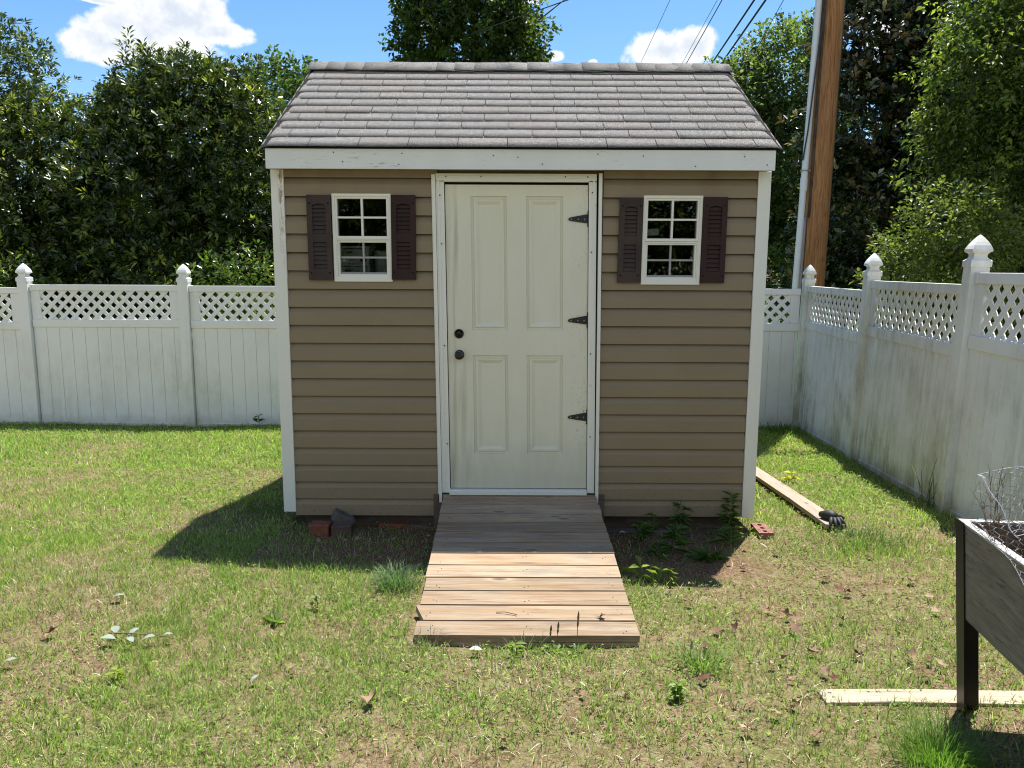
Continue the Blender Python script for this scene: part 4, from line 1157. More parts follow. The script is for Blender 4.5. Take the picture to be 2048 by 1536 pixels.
def bil(A, B, C, D, bulge=(0, 0, 0), wob=.012):
    A, B, C, D, bulge = map(Vector, (A, B, C, D, bulge))
    def f(u, v):
        p = A.lerp(B, u).lerp(D.lerp(C, u), v)
        return p+bulge*(4*u*(1-u)*v)+Vector((0, 0, wob*math.sin(u*9+v*5)+wob*.6*math.sin(v*13-u*4)))
    return f
s1 = bil((1.556, 2.50, .769), (2.20, 2.52, .87), (2.02, 2.08, .80), (1.503, 2.19, .668), (0, 0, .03))
hexnet(m, s1, .66, .42, .042, .00105, rs)
s2 = bil((1.60, 2.60, .585), (2.22, 2.50, .60), (2.20, 2.52, .87), (1.556, 2.50, .769), (.03, -.10, -.06), .014)
hexnet(m, s2, .64, .24, .042, .0009, rs)
s3 = bil((1.61, 2.60, .578), (2.20, 2.5, .58), (2.0, 1.85, .60), (1.455, 1.98, .545), (.05, 0, -.045), .016)
hexnet(m, s3, .62, .66, .042, .00105, rs)
m.tube([s1(0, k/12) for k in range(13)], .0014, 4); m.tube([s1(k/12, 0) for k in range(13)], .0014, 4)
m.tube([s3(0, k/12) for k in range(13)], .0012, 4)
tag(m.build('chicken_wire', M['wire']), 'crumpled chicken wire netting thrown over the raised planter', 'wire netting')

# ------------------------------------------------------------------ loose boards, bricks, glove
def tilted_board(name, a, b, w, th, z0, z1, mat, label, ends=0.):
    a = Vector((*a, 0)); b = Vector((*b, 0)); u = (b-a).normalized(); n = Vector((-u.y, u.x, 0)); L = (b-a).length
    m = MB(); N = 10; rr_ = random.Random(len(label)); top = []
    for k in range(N+1):
        t = k/N; p = a.lerp(b, t); z = z0+(z1-z0)*t+.004*math.sin(t*6)
        e0 = rr_.uniform(-.003, .003); e1 = rr_.uniform(-.003, .003)
        top.append(p-n*(w/2+e0)+Vector((0, 0, z))); top.append(p+n*(w/2+e1)+Vector((0, 0, z)))
    Nn = len(top); vs = top+[p-Vector((0, 0, th)) for p in top]; fs = []
    for k in range(N):
        q = 2*k; fs += [(q, q+1, q+3, q+2), (Nn+q, Nn+q+2, Nn+q+3, Nn+q+1), (q, q+2, Nn+q+2, Nn+q), (q+1, Nn+q+1, Nn+q+3, q+3)]
    fs += [(0, Nn, Nn+1, 1), (Nn-2, Nn-1, 2*Nn-1, 2*Nn-2)]
    m.add(vs, fs); o = m.build(name, mat, bevel=.003); tag(o, label, 'board'); return o
tilted_board('wooden_plank', (2.16, 4.93), (2.20, 7.3), .13, .032, g(2.16, 4.93)+.055, g(2.2, 7.3)+.065, M['grey_plank'], 'grey weathered plank lying in the grass beside the shed')
tilted_board('ground_board', (1.18, 2.715), (2.6, 2.69), .092, .045, g(1.14, 2.72)+.010, g(2.6, 2.69)+.016, M['ground_board'], 'pale weathered board half sunk in the lawn under the planter leg')

# glove: palm and five bent fingers hanging over the plank end
m = MB(); gp = Vector((2.165, 5.02, g(2.16, 5.0)+.075))
gl = [gp+Vector((-.045, .075, .0)), gp+Vector((-.02, .03, .010)), gp+Vector((.0, .0, .012)), gp+Vector((.02, -.03, .004))]
m.tube(gl, [.020, .034, .040, .030], 10)
for k, (dx, dy, l) in enumerate(((-.035, -.05, .075), (-.012, -.06, .085), (.015, -.062, .085), (.045, -.05, .07))):
    b = gp+Vector((.012*k-.012, -.03, .004)); d = Vector((dx*.7, dy, 0)).normalized()
    m.tube([b, b+d*l*.4+Vector((0, 0, .006)), b+d*l*.75+Vector((0, 0, -.016)), b+d*l+Vector((0, 0, -.05))], [.014, .013, .012, .008], 8)
b = gp+Vector((.03, .02, .0)); m.tube([b, b+Vector((.035, .0, .006)), b+Vector((.058, -.018, -.01))], [.014, .013, .009], 8)
o = m.build('work_glove', M['glove'], smooth=True); tag(o, 'black work glove draped over the near end of the grey plank', 'glove')

def brick(name, c, sx, sy, sz, rot, tilt, mat, label, holes=False, cat='brick'):
    Mx = Matrix.Translation(c) @ Matrix.Rotation(rot, 4, 'Z') @ Matrix.Rotation(tilt, 4, 'Y')
    m = MB()
    if holes:
        # top face with three core holes
        xs = [-sx/2, -.016, .016, sx/2]; hy = [-.062, 0, .062]; ys = [-sy/2]
        for q in hy: ys += [q-.016, q+.016]
        ys.append(sy/2)
        for i in range(3):
            for j in range(len(ys)-1):
                if i == 1 and j % 2 == 1:
                    a, b2, c0, d = xs[1], xs[2], ys[j], ys[j+1]; zt, zb = sz/2, -sz*.3
                    ring = [((a+b2)/2+.016*math.cos(t), (c0+d)/2+.016*math.sin(t)) for t in [k*PI/6 for k in range(12)]]
                    m.add([Mx @ Vector((x, y, z)) for z in (zt, zb) for x, y in ring], [(k, k+12, (k+1) % 12+12, (k+1) % 12) for k in range(12)]+[tuple(range(12, 24))], 1)
                    sq = [(b2, (c0+d)/2), (b2, d), ((a+b2)/2, d), (a, d), (a, (c0+d)/2), (a, c0), ((a+b2)/2, c0), (b2, c0)]
                    for k in range(4):
                        s = [sq[2*k], sq[2*k+1], sq[(2*k+2) % 8]]; rr_ = [ring[(3*k+3) % 12], ring[(3*k+2) % 12], ring[(3*k+1) % 12], ring[3*k]]
                        m.add([Mx @ Vector((x, y, sz/2)) for x, y in s+rr_], [tuple(range(7))])
                else:
                    m.add([Mx @ Vector((x, y, sz/2)) for x, y in ((xs[i], ys[j]), (xs[i+1], ys[j]), (xs[i+1], ys[j+1]), (xs[i], ys[j+1]))], [(0, 1, 2, 3)])
        q = [(-sx/2, -sy/2), (sx/2, -sy/2), (sx/2, sy/2), (-sx/2, sy/2)]
        for k in range(4):
            a, b2 = q[k], q[(k+1) % 4]
            m.add([Mx @ Vector((*a, -sz/2)), Mx @ Vector((*b2, -sz/2)), Mx @ Vector((*b2, sz/2)), Mx @ Vector((*a, sz/2))], [(0, 1, 2, 3)])
    else:
        vs = [Mx @ Vector((x+R.uniform(-.004, .004), y, z+R.uniform(-.003, .003))) for x in (-sx/2, sx/2) for y in (-sy/2, sy/2) for z in (-sz/2, sz/2)]
        m.add(vs, [(0,1,3,2),(4,6,7,5),(0,4,5,1),(2,3,7,6),(0,2,6,4),(1,5,7,3)])
    o = m.build(name, [mat, M['dark']], bevel=0 if holes else .006); tag(o, label, cat); return o
brick('brick', Vector((1.66, 4.90, g(1.66, 4.9)+.012)), .095, .195, .06, -.03, 0, M['brick'], 'brick with three core holes lying in sunlit grass by the shed', True)
brick('brick', Vector((-1.235, 4.80, g(-1.2, 4.8)+.035)), .125, .09, .09, .0, 0, M['brick_red'], 'orange red brick under the left front of the shed')
brick('concrete_block', Vector((-1.10, 4.81, g(-1.1, 4.8)+.030)), .13, .10, .085, .1, 0, M['skid'], 'dark brown block butted against the orange red brick', cat='block')
brick('stone_block', Vector((-1.12, 4.93, g(-1.12, 4.93)+.075)), .14, .10, .07, .3, .55, M['stone'], 'grey stone tipped on edge behind the orange red brick', cat='stone')
brick('brick', Vector((-.80, 5.03, g(-.8, 5.03)+.0)), .2, .06, .06, .0, 0, M['brick_red'], 'red brick sunk under the wall midway to the ramp')
tilted_board('ground_board', (-.72, 4.99), (-.46, 4.98), .05, .03, g(-.7, 5)+.03, g(-.46, 4.98)+.03, M['skid'], 'short dark board under the wall left of the ramp')
tilted_board('ground_board', (.62, 4.95), (1.45, 4.93), .06, .04, g(.62, 4.95)+.025, g(1.45, 4.93)+.02, M['skid'], 'long dark board under the wall right of the ramp')

# ------------------------------------------------------------------ grass, thatch, clover
nzA, nzB, nzC = Noise2(61), Noise2(62), Noise2(63)
def in_boxes(x, y, boxes):
    k = np.zeros(len(x), bool)
    for x0, x1, y0, y1 in boxes: k |= (x > x0) & (x < x1) & (y > y0) & (y < y1)
    return k
SOLID = [(-1.5, 1.6, 5.0, 7.45), (-.47, .59, 3.20, 5.0), (2.09, 2.27, 4.93, 7.3), (1.2, 2.6, 2.675, 2.738)]
def fence_x(y): return 3.72+(y-9.88)*.1115
def lush(x, y):
    """how thick the lawn grows, 0..1"""
    n = nzA(x+40, y+40, .9, 3)*.65+nzB(x+40, y+40, 3.2, 3)*.35
    v = np.clip((n-.33)/.34, 0, 1)
    f = np.clip((nzC(x+15, y+25, 9., 2)-.30)/.3, 0, 1)
    v = (np.where(y < 5, .13, .2)+.85*v)*(.30+.70*f)
    v = v*np.where(y < 5, 1-.35*np.clip((x-.6)/1.2, 0, 1), 1)
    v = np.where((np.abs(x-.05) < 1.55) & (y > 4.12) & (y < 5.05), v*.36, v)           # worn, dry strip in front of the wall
    v = v*(1-.55*np.exp(-((x-1.35)/.45)**2-((y-4.0)/.28)**2))
    v = v*(1-.40*np.exp(-((x-.15)/.8)**2-((y-3.0)/.25)**2))
    v = v*(1-.35*np.exp(-((x-1.2)/.7)**2-((y-2.75)/.35)**2))
    v = np.where(y > 5.6, np.minimum(1, v*1.35+.12), v)
    return v
def lawn_points(n, y0, y1, r, power=1.):
    m = int(n*1.0); y = y0+(y1-y0)*r.random(m)**power
    hw = .70*y+.75
    x = r.uniform(-1, 1, m)*hw
    ok = (x < fence_x(y)-.03) & ~in_boxes(x, y, SOLID)
    return x[ok], y[ok]
def blades(n, y0, y1, hr, wr, seed, pal, wts, lay=.35, lushness=True, power=1., hue=True):
    r = np.random.default_rng(seed); x, y = lawn_points(n, y0, y1, r, power)
    if lushness:
        k = r.random(len(x)) < lush(x, y); x, y = x[k], y[k]
    else:
        k = ~((np.abs(x-.05) < 1.5) & (y > 4.15) & (y < 5.05) & (r.random(len(x)) < .85)); x, y = x[k], y[k]  # pale straw thinned on the soil bed, so the shed's shadow reads darker
    n = len(x); z = gz(x, y)-.003
    a = r.uniform(0, 2*PI, n); t = np.abs(r.normal(0, lay, n))
    h = r.uniform(*hr, n)*(.65+.7*nzB(x+80, y+20, 1.7, 2)); w = r.uniform(*wr, n)
    dx, dy = np.cos(a)*np.sin(t), np.sin(a)*np.sin(t); dz = np.cos(t)
    b = r.uniform(0, 2*PI, n); sx, sy = np.cos(b)*w/2, np.sin(b)*w/2
    P = np.stack([x, y, z], 1); D = np.stack([dx, dy, dz], 1); S = np.stack([sx, sy, np.zeros(n)], 1)
    bend = np.stack([np.cos(a), np.sin(a), np.zeros(n)], 1)*(h*r.uniform(.05, .5, n))[:, None]
    mid = P+D*(h*.55)[:, None]+bend*.25
    tip = P+D*h[:, None]+bend; tip[:, 2] -= h*.12
    V = np.stack([P-S, P+S, mid+S*.8, mid-S*.8, tip], 1).reshape(-1, 3)
    q = np.arange(n)*5
    F = np.concatenate([np.stack([q, q+1, q+2, q+3], 1).ravel(), np.stack([q+3, q+2, q+4], 1).ravel()])
    sizes = np.concatenate([np.full(n, 4), np.full(n, 3)]).astype(np.int32)
    c = palette(r, n, pal, wts)
    if hue:
        f = np.clip((nzC(x+30, y+30, .55, 3)-.35)/.3, 0, 1)[:, None]
        c = c*(1-f)+c*np.array([1.10, 1.06, .94])*f
        c = c*np.where(y > 5.2, 1.12, 1.)[:, None]
    return V, F, sizes, np.repeat(np.clip(c, 0, 1), 5, 0)
def merge(parts):
    V = []; F = []; S3 = []; C = []; off = 0; Fs = []; 
    for v, f, s, c in parts:
        V.append(v); Fs.append(f+off); S3.append(s); C.append(c); off += len(v)
    return np.concatenate(V), np.concatenate(Fs), np.concatenate(S3), np.concatenate(C)
GREEN = [(.13, .215, .042), (.20, .31, .065), (.275, .39, .095), (.37, .44, .14), (.54, .49, .28)]
GW = [2, 3, 3, 1.6, .9]
V, F, S, C = merge([blades(215000, 1.7, 4.6, (.022, .068), (.0022, .0040), 71, GREEN, GW, power=.75),
                    blades(140000, 4.4, 7.2, (.025, .062), (.0032, .0056), 72, GREEN, GW),
                    blades(100000, 7.0, 9.95, (.028, .070), (.005, .009), 73, GREEN, [2, 3, 4, 2, .4])])
o = np_mesh('grass', V, F, C, M['grass'], sizes=S); tag(o, 'patchy green lawn grass', 'grass', kind='stuff')
STRAW = [(.46, .37, .23), (.58, .49, .33), (.30, .20, .12), (.70, .63, .49), (.17, .10, .06)]
V, F, S, C = merge([blades(44000, 1.7, 4.8, (.02, .05), (.0020, .0036), 74, STRAW, [3, 3, 2, 1, 1], lay=1.35, lushness=False, power=.75, hue=False),
                    blades(30000, 4.6, 9.6, (.025, .055), (.003, .006), 75, STRAW, [2, 2, 3, 1, 1], lay=1.3, lushness=False, hue=False)])
o = np_mesh('dry_thatch', V, F, C, M['straw'], sizes=S); tag(o, 'dry straw coloured thatch between the grass', 'thatch', kind='stuff')
def clover():
    r = np.random.default_rng(77)
    x1, y1 = lawn_points(15000, 1.8, 5.0, r, .8); x2, y2 = lawn_points(30000, 4.8, 9.85, r)
    x = np.concatenate([x1, x2]); y = np.concatenate([y1, y2])
    dens = np.clip((nzC(x+10, y+70, 1.1, 3)-.40)/.16, 0, 1)*np.where(y > 6, 1., .8)
    dens = np.maximum(dens, np.exp(-((x+.68)/.16)**2-((y-3.55)/.28)**2)*1.6)
    dens = np.where((np.abs(x-.05) < 1.5) & (y > 4.1) & (y < 5.05), dens*.25, dens)
    k = r.random(len(x)) < dens; x, y = x[k], y[k]; n = len(x)
    z = gz(x, y)+r.uniform(.008, .042, n)
    P = np.repeat(np.stack([x, y, z], 1), 3, 0); a = np.repeat(r.uniform(0, 6.3, n), 3)+np.tile([0, 2.1, 4.2], n)+r.normal(0, .25, 3*n)
    D = np.stack([np.cos(a), np.sin(a), r.normal(.15, .35, 3*n)], 1)
    L = r.uniform(.006, .0125, 3*n)*np.repeat(np.where(y > 5.5, 1.5, 1.), 3)
    c = np.repeat(palette(r, n, [(.14, .24, .04), (.21, .32, .05), (.32, .39, .07)], [2, 3, 1.6]), 3, 0)
    V, F, C = leaves(P, D, L, L*.85, np.clip(c, 0, 1), r, .1, .3)
    o = np_mesh('clover', V, F, C, M['grass']); tag(o, 'yellow green clover spreading through the lawn', 'clover', kind='stuff')
clover()

# ------------------------------------------------------------------ single weeds, tufts
def tuft(name, label, c, n, h, spread, pal, w=.004, group=None, lean=.5, seed=1):
    r = np.random.default_rng(seed)
    x = c[0]+r.normal(0, spread, n); y = c[1]+r.normal(0, spread, n); z = gz(x, y)-.004
    a = np.arctan2(y-c[1], x-c[0])+r.normal(0, .7, n); t = np.abs(r.normal(0, lean, n)); hh = h*r.uniform(.5, 1.1, n)
    D = np.stack([np.cos(a)*np.sin(t), np.sin(a)*np.sin(t), np.cos(t)], 1); P = np.stack([x, y, z], 1)
    b = a+PI/2; S = np.stack([np.cos(b), np.sin(b), 0*b], 1)*(w/2*r.uniform(.7, 1.2, n))[:, None]
    out = np.stack([np.cos(a), np.sin(a), 0*a], 1)*(hh*.25)[:, None]
    m1 = P+D*(hh*.45)[:, None]+out*.15; m2 = P+D*(hh*.8)[:, None]+out*.6; tip = P+D*hh[:, None]+out*1.3; tip[:, 2] -= hh*.12
    V = np.stack([P-S, P+S, m1+S*.9, m1-S*.9, m2+S*.6, m2-S*.6, tip], 1).reshape(-1, 3); q = np.arange(n)*7
    F = np.concatenate([np.stack([q, q+1, q+2, q+3], 1).ravel(), np.stack([q+3, q+2, q+4, q+5], 1).ravel(), np.stack([q+5, q+4, q+6], 1).ravel()])
    sz = np.concatenate([np.full(2*n, 4), np.full(n, 3)]).astype(np.int32)
    C = np.repeat(np.clip(palette(r, n, pal, [1]*len(pal)), 0, 1), 7, 0)
    o = np_mesh(name, V, F, C, M['grass'], sizes=sz); tag(o, label, 'grass tuft', group)
TG = [(.10, .18, .03), (.14, .23, .045), (.08, .15, .03)]
tuft('grass_tuft', 'dense bright green grass tuft at the bottom edge below the board', (1.40, 2.29), 900, .13, .062, [(.12, .23, .03), (.16, .27, .04), (.10, .19, .03)], .0026, seed=1)
tuft('grass_tuft', 'bluish grass tuft growing left of the ramp at the shadow edge', (-.60, 3.84), 330, .13, .045, [(.10, .17, .07), (.14, .21, .10)], .004, seed=2, lean=.6)
tuft('grass_tuft', 'soft grass tuft beyond the plank end and glove', (2.23, 4.70), 600, .09, .13, TG, .0035, seed=3)
tuft('grass_tuft', 'broad bladed grass tuft in front of the ramp, to its right', (.78, 2.97), 170, .10, .045, [(.16, .25, .05), (.20, .28, .08)], .006, seed=4, lean=.8)
tuft('grass_tuft', 'thin wispy grass tuft against the left front corner of the ramp', (-.36, 3.17), 60, .10, .03, [(.18, .22, .10)], .003, seed=5, lean=.4)
tuft('grass_tuft', 'arching grass tuft against the middle of the ramp front', (.06, 3.165), 46, .10, .03, [(.16, .24, .09)], .004, seed=6, lean=.9)
tuft('grass_tuft', 'tall dry grass stalks by the fence post near the planter', (3.20, 5.75), 16, .42, .035, [(.16, .16, .07)], .006, seed=7, lean=.25)
tuft('grass_tuft', 'dark green grass clump at the shed corner trim on the left', (-1.72, 5.35), 260, .10, .12, TG, .004, seed=8)
tuft('grass_tuft', 'green clump in the shade at the fence corner', (3.35, 9.35), 200, .14, .12, TG, .008, seed=9)

def weed(label, x, y, h, n, leaf, pal, group, seed, whorl=True, lean=(0, 0), w=.13, cat='weed'):
    root = thing('weed', label, cat, (x, y, g(x, y)), group)
    r = np.random.default_rng(seed); z0 = g(x, y); h *= .74 if h > .1 else 1.
    top = np.array([x+lean[0], y+lean[1], z0+h]); base = np.array([x, y, z0-.01])
    m = MB(); m.tube([base, base*.5+top*.5+np.array([.006, 0, 0]), top], [.004, .003, .0015], 5)
    m.build('stem', M['stemgreen'], root)
    if whorl and h > .09: n = int(n*.62); leaf *= 1.35
    t = r.random(n)**.8 if whorl else r.uniform(.0, .12, n)
    if whorl: t = .15+.85*t
    P = base+(top-base)*t[:, None]; a = r.uniform(0, 6.3, n)
    el = r.uniform(.0, .9, n) if whorl else r.uniform(.2, 1.1, n)
    D = np.stack([np.cos(a), np.sin(a), np.tan(el*.9)], 1)
    L = leaf*r.uniform(.7, 1.25, n)*(1.1-.4*t)
    V, F, C = leaves(P, D, L, L*w, np.clip(palette(r, n, pal, [1]*len(pal)), 0, 1), r, .3, .25)
    np_mesh('leaves', V, F, C, M['leaf_soft'], root)
M['stemgreen'] = m_plain('green_stem', (.09, .13, .04), .6)
WG = [(.11, .20, .045), (.15, .25, .06), (.08, .15, .035)]
gw = 'tall weeds in the shade right of the ramp'
weed('tall whorled weed closest to the ramp in the shade', .80, 4.66, .22, 46, .10, WG, gw, 81)
weed('thin weed right behind the one closest to the ramp', .93, 4.88, .20, 34, .07, WG, gw, 82)
weed('bushy stalky weed in the middle of the shaded bed', .99, 4.55, .22, 70, .10, WG, gw, 83, lean=(.03, 0))
weed('weed leaning against the siding above the shaded bed', 1.12, 4.92, .30, 46, .08, WG, gw, 84)
weed('tallest feathery weed in front of the right corner trim', 1.43, 4.90, .36, 90, .08, WG, gw, 85, lean=(.02, 0))
weed('low spiky rosette weed in the shade toward the sunlit edge', 1.19, 4.45, .10, 40, .13, WG, gw, 86, whorl=False, w=.14)
weed('small upright weed in the shade beside the ramp edge', .88, 4.45, .14, 34, .08, WG, gw, 87)
weed('drooping weed at the right end of the shaded bed', 1.38, 4.66, .18, 44, .10, WG, gw, 88)
DG = [(.20, .28, .05), (.26, .33, .06)]
gd = 'bright leafy weeds catching sun right of the ramp'
weed('bright lobed weed catching the sun nearest the ramp edge', .715, 4.06, .13, 9, .10, DG, gd, 91, w=.34)
weed('bright lobed weed catching the sun, farther from the ramp', .80, 4.03, .12, 9, .10, DG, gd, 92, w=.34, lean=(.03, .02))
weed('bright narrow leaved sprout beside the two lobed weeds', .87, 4.05, .08, 14, .07, DG, gd, 93, w=.2)
gl_ = 'low rosettes in the lawn'
weed('pale green rosette weed in the lawn left of the ramp', -1.10, 3.37, .05, 26, .07, [(.20, .28, .06), (.15, .23, .05)], gl_, 94, whorl=False, w=.4)
weed('light leaf tipped weed between the rosette and the ramp', -.94, 3.52, .07, 9, .06, [(.24, .30, .10)], gl_, 95, w=.5)
weed('yellow green weed low in the lawn at the lower left', -1.55, 2.82, .05, 18, .05, [(.24, .30, .04)], gl_, 96, w=.35)
weed('bright ferny weed in the lawn below the ramp, right of centre', .62, 2.68, .07, 34, .05, [(.18, .28, .04)], gl_, 97, w=.4)
weed('yellow leaved weed in the far lawn beside the fence shadow', 2.45, 6.55, .12, 14, .09, [(.40, .42, .05)], gl_, 98, w=.45)
weed('small plant at the foot of the back fence near the shed', -3.25, 9.7, .20, 30, .09, WG, gl_, 99)
weed('leafy seedling at the ramp front, among white scraps', .02, 3.12, .06, 12, .06, [(.20, .29, .06)], gl_, 100, w=.35)
# plantain spikes in front of the ramp
for i, (x, y, h, lab) in enumerate(((.168, 3.165, .13, 'short dark seed spike before the ramp, left one'), (.200, 3.168, .145, 'short dark seed spike before the ramp, middle one'), (.285, 3.15, .20, 'tallest dark seed spike standing before the ramp'))):
    root = thing('plantain_weed', lab, 'weed', (x, y, g(x, y)), 'seed spikes before the ramp'); z = g(x, y)
    m = MB(); m.tube([(x, y, z-.01), (x+.004, y, z+h*.6), (x+.008, y, z+h)], .0016, 5); m.build('stem', M['stemgreen'], root)
    m = MB(); rr_ = random.Random(i)
    m.tube([(x+.004+.004*u, y, z+h*(.62+.38*u)) for u in (0, .2, .4, .6, .8, 1)], [.0022, .0045, .0030, .0050, .0040, .001], 6); m.build('seed_head', M['twig'], root)
    r = np.random.default_rng(i); n = 9; a = r.uniform(0, 6.3, n)
    V, F, C = leaves(np.repeat([[x, y, z+.002]], n, 0), np.stack([np.cos(a), np.sin(a), r.uniform(.3, 1.2, n)], 1), r.uniform(.05, .09, n), r.uniform(.012, .02, n), palette(r, n, [(.16, .24, .06)], [1]), r, .3, .25)
    np_mesh('leaves', V, F, C, M['leaf_soft'], root)

# ------------------------------------------------------------------ fallen leaves and litter
def dead_leaf_mesh(seed, curl):
    r = random.Random(seed); nr = 14; out = []
    for k in range(nr):
        a = 2*PI*k/nr; rad = 1*(.72+.28*math.cos(a*5+r.random()*.3))*(1+.25*math.cos(a)); out.append((math.cos(a)*rad*r.uniform(.85, 1.1), math.sin(a)*rad*.8*r.uniform(.85, 1.1)))
    vs = [(0, 0, 0)]; ring2 = [(x*.55, y*.55) for x, y in out]
    z = lambda x, y: curl*(y*y*.9+x*x*.25)+.10*math.sin(x*4+seed)+.05*math.sin(y*7+seed)
    for x, y in ring2+out: vs.append((x, y, z(x, y)))
    vs[0] = (0, 0, z(0, 0)); fs = []
    for k in range(nr):
        k2 = (k+1) % nr; fs.append((0, 1+k, 1+k2)); fs.append((1+k, 1+nr+k, 1+nr+k2, 1+k2))
    fs.append((1+nr, 1+nr, 1+nr))
    me = bpy.data.meshes.new('dead_leaf'); me.from_pydata(vs, [], fs[:-1]); me.polygons.foreach_set('use_smooth', [True]*len(fs[:-1])); me.materials.append(M['dead_leaf']); me.update(); return me
LM = [dead_leaf_mesh(s, c) for s, c in ((1, .5), (2, .9), (3, .25), (4, .7), (5, 1.2))]
def leaf_at(x, y, s, label, group=None, z=None, rot=None, tip=None, mesh=None, mat=None):
    o = bpy.data.objects.new('dead_leaf', LM[R.randrange(5)] if mesh is None else LM[mesh]); COL.objects.link(o)
    o.scale = (s,)*3; o.location = (x, y, (g(x, y)+.022 if z is None else z))
    o.rotation_euler = (R.uniform(-.5, .5) if tip is None else tip, R.uniform(-.5, .5), R.uniform(0, 6.3) if rot is None else rot)
    tag(o, label, 'leaf', group); return o
leaf_at(1.287, 3.105, .040, 'large curled reddish brown leaf lying alone, biggest in the lawn', mesh=4)
leaf_at(.425, 3.36, .026, 'small tan leaf resting on the lower planks of the ramp', z=rz(3.36)+.012, tip=.2, mesh=1)
LBL = 'brown curled dead leaf lying in the sparse lawn'; GRP = 'dead leaves scattered over the lawn'
for (x, y) in ((.91, 3.706), (2.162, 3.968), (2.129, 3.707), (1.738, 3.86), (1.307, 3.334), (1.468, 3.052), (1.675, 3.024), (1.729, 2.977), (1.664, 2.868), (-.511, 2.641), (-1.999, 3.137), (.762, 2.812), (1.031, 3.335), (2.138, 4.385), (1.735, 4.05), (1.046, 2.624)):
    leaf_at(x, y, R.uniform(.030, .044), LBL, GRP, z=g(x, y)+.034)
for k in range(46):
    x, y = R.uniform(.75, 2.3), R.uniform(2.4, 4.6)
    if x > fence_x(y)-.2 or (1.14 < x < 2.6 and 2.6 < y < 2.8): continue
    leaf_at(x, y, R.uniform(.016, .036), LBL, GRP, z=g(x, y)+.03)
for k in range(26):
    x, y = R.uniform(-.9, .9), R.uniform(2.35, 3.1); leaf_at(x, y, R.uniform(.012, .024), LBL, GRP)
for k in range(14):
    x, y = R.uniform(1.9, 3.0), R.uniform(5.2, 8.2); leaf_at(x, y, R.uniform(.022, .038), LBL, GRP)
for k in range(70):
    x, y = R.uniform(-1.5, 1.5), R.uniform(4.2, 4.95)
    if -.5 < x < .62: continue
    leaf_at(x, y, R.uniform(.014, .026), 'dull leaf scrap in the shade before the shed wall', 'leaf scraps in the shade before the shed')

# sprig with pale leaf undersides, single pale leaves, scraps
def flat_leaf(m, c, L, W, rot, tilt):
    c = Vector(c); Mx = Matrix.Rotation(rot, 3, 'Z') @ Matrix.Rotation(tilt, 3, 'Y'); N = 6; vs = []
    for k in range(N+1):
        u = k/N; w = W*math.sin(PI*min(max(u, .02), .985))**.8/2
        for s in (-1, 0, 1): vs.append(c+Mx @ Vector((L*(u-.5), s*w, .18*w*abs(s)+.10*L*math.sin(u*PI))))
    fs = []
    for k in range(N):
        q = 3*k; fs += [(q, q+1, q+4, q+3), (q+1, q+2, q+5, q+4)]
    m.add(vs, fs)
sp = thing('fallen_sprig', 'fallen sprig of pale backed leaves on the left lawn', 'sprig', (-1.66, 3.13, g(-1.66, 3.13)))
zz = g(-1.66, 3.13)+.04
m = MB(); m.tube([(-1.75, 3.15, zz-.005), (-1.62, 3.125, zz+.005), (-1.48, 3.11, zz), (-1.42, 3.10, zz-.012)], [.003, .003, .002, .001], 5); m.build('stem', M['twig'], sp)
for (x, y, L, W, rt, ti) in ((-1.73, 3.17, .055, .036, 2.2, -.2), (-1.72, 3.09, .060, .042, .3, .2), (-1.64, 3.15, .055, .030, 1.0, -.3), (-1.62, 3.08, .045, .028, -.6, .2), (-1.55, 3.10, .05, .032, .2, -.2), (-1.48, 3.13, .04, .02, .7, .2)):
    m = MB(); flat_leaf(m, (x, y, zz), L, W, rt, ti); m.build('leaf', M['pale_leaf'], sp, smooth=True)
for (x, y, L, rt, lab) in ((-1.885, 3.50, .085, .1, 'single pale leaf lying above the sprig on the left lawn'), (-1.0, 2.80, .055, 1.0, 'single pale leaf standing in grass below the ramp, left of centre'), (-2.02, 2.90, .08, .4, 'single pale leaf at the left edge of the lawn')):
    m = MB(); L *= .72; flat_leaf(m, (x, y, g(x, y)+.03), L, L*.5, rt, -.25); tag(m.build('fallen_leaf', M['pale_leaf'], smooth=True), lab, 'leaf')
for (x, y, L, lab) in ((-.150, 3.105, .06, 'white leaf scrap at the foot of the ramp'), (.735, 4.86, .055, 'white scrap in the shade close to the ramp'), (1.022, 4.56, .045, 'white scrap in the shade among the tall weeds')):
    m = MB(); flat_leaf(m, (x, y, g(x, y)+.03), L, L*.62, .2, .15); tag(m.build('white_scrap', M['paper'], smooth=True), lab, 'scrap')
m = MB(); z = rz(3.40)+.004; m.tube([(-.07, 3.405, z), (-.03, 3.40, z+.004), (.02, 3.385, z), (.028, 3.378, z)], .0022, 5); tag(m.build('twig', M['twig']), 'small twig lying on the lower planks of the ramp', 'twig')

# ------------------------------------------------------------------ sky, sun, camera
w = bpy.data.worlds.new('World'); scene.world = w; w.use_nodes = True
nt = w.node_tree; nt.nodes.clear()
def N(t, **k):
    n = nt.nodes.new(t)
    for a, b in k.items(): setattr(n, a, b)
    return n
def LK(a, b): nt.links.new(a, b)
out = N('ShaderNodeOutputWorld'); bg = N('ShaderNodeBackground')
elev = math.asin(SUN_TO.z); azi = math.atan2(SUN_TO.x, SUN_TO.y)
sky = N('ShaderNodeTexSky', sky_type='NISHITA'); sky.sun_disc = False; sky.sun_elevation = elev; sky.sun_rotation = azi
sky.air_density = 1.0; sky.dust_density = .35; sky.ozone_density = 2.2
tc = N('ShaderNodeTexCoord'); gen = tc.outputs['Generated']
hs = N('ShaderNodeHueSaturation'); hs.inputs['Saturation'].default_value = 1.25; hs.inputs['Value'].default_value = 1.05; LK(sky.outputs[0], hs.inputs['Color'])
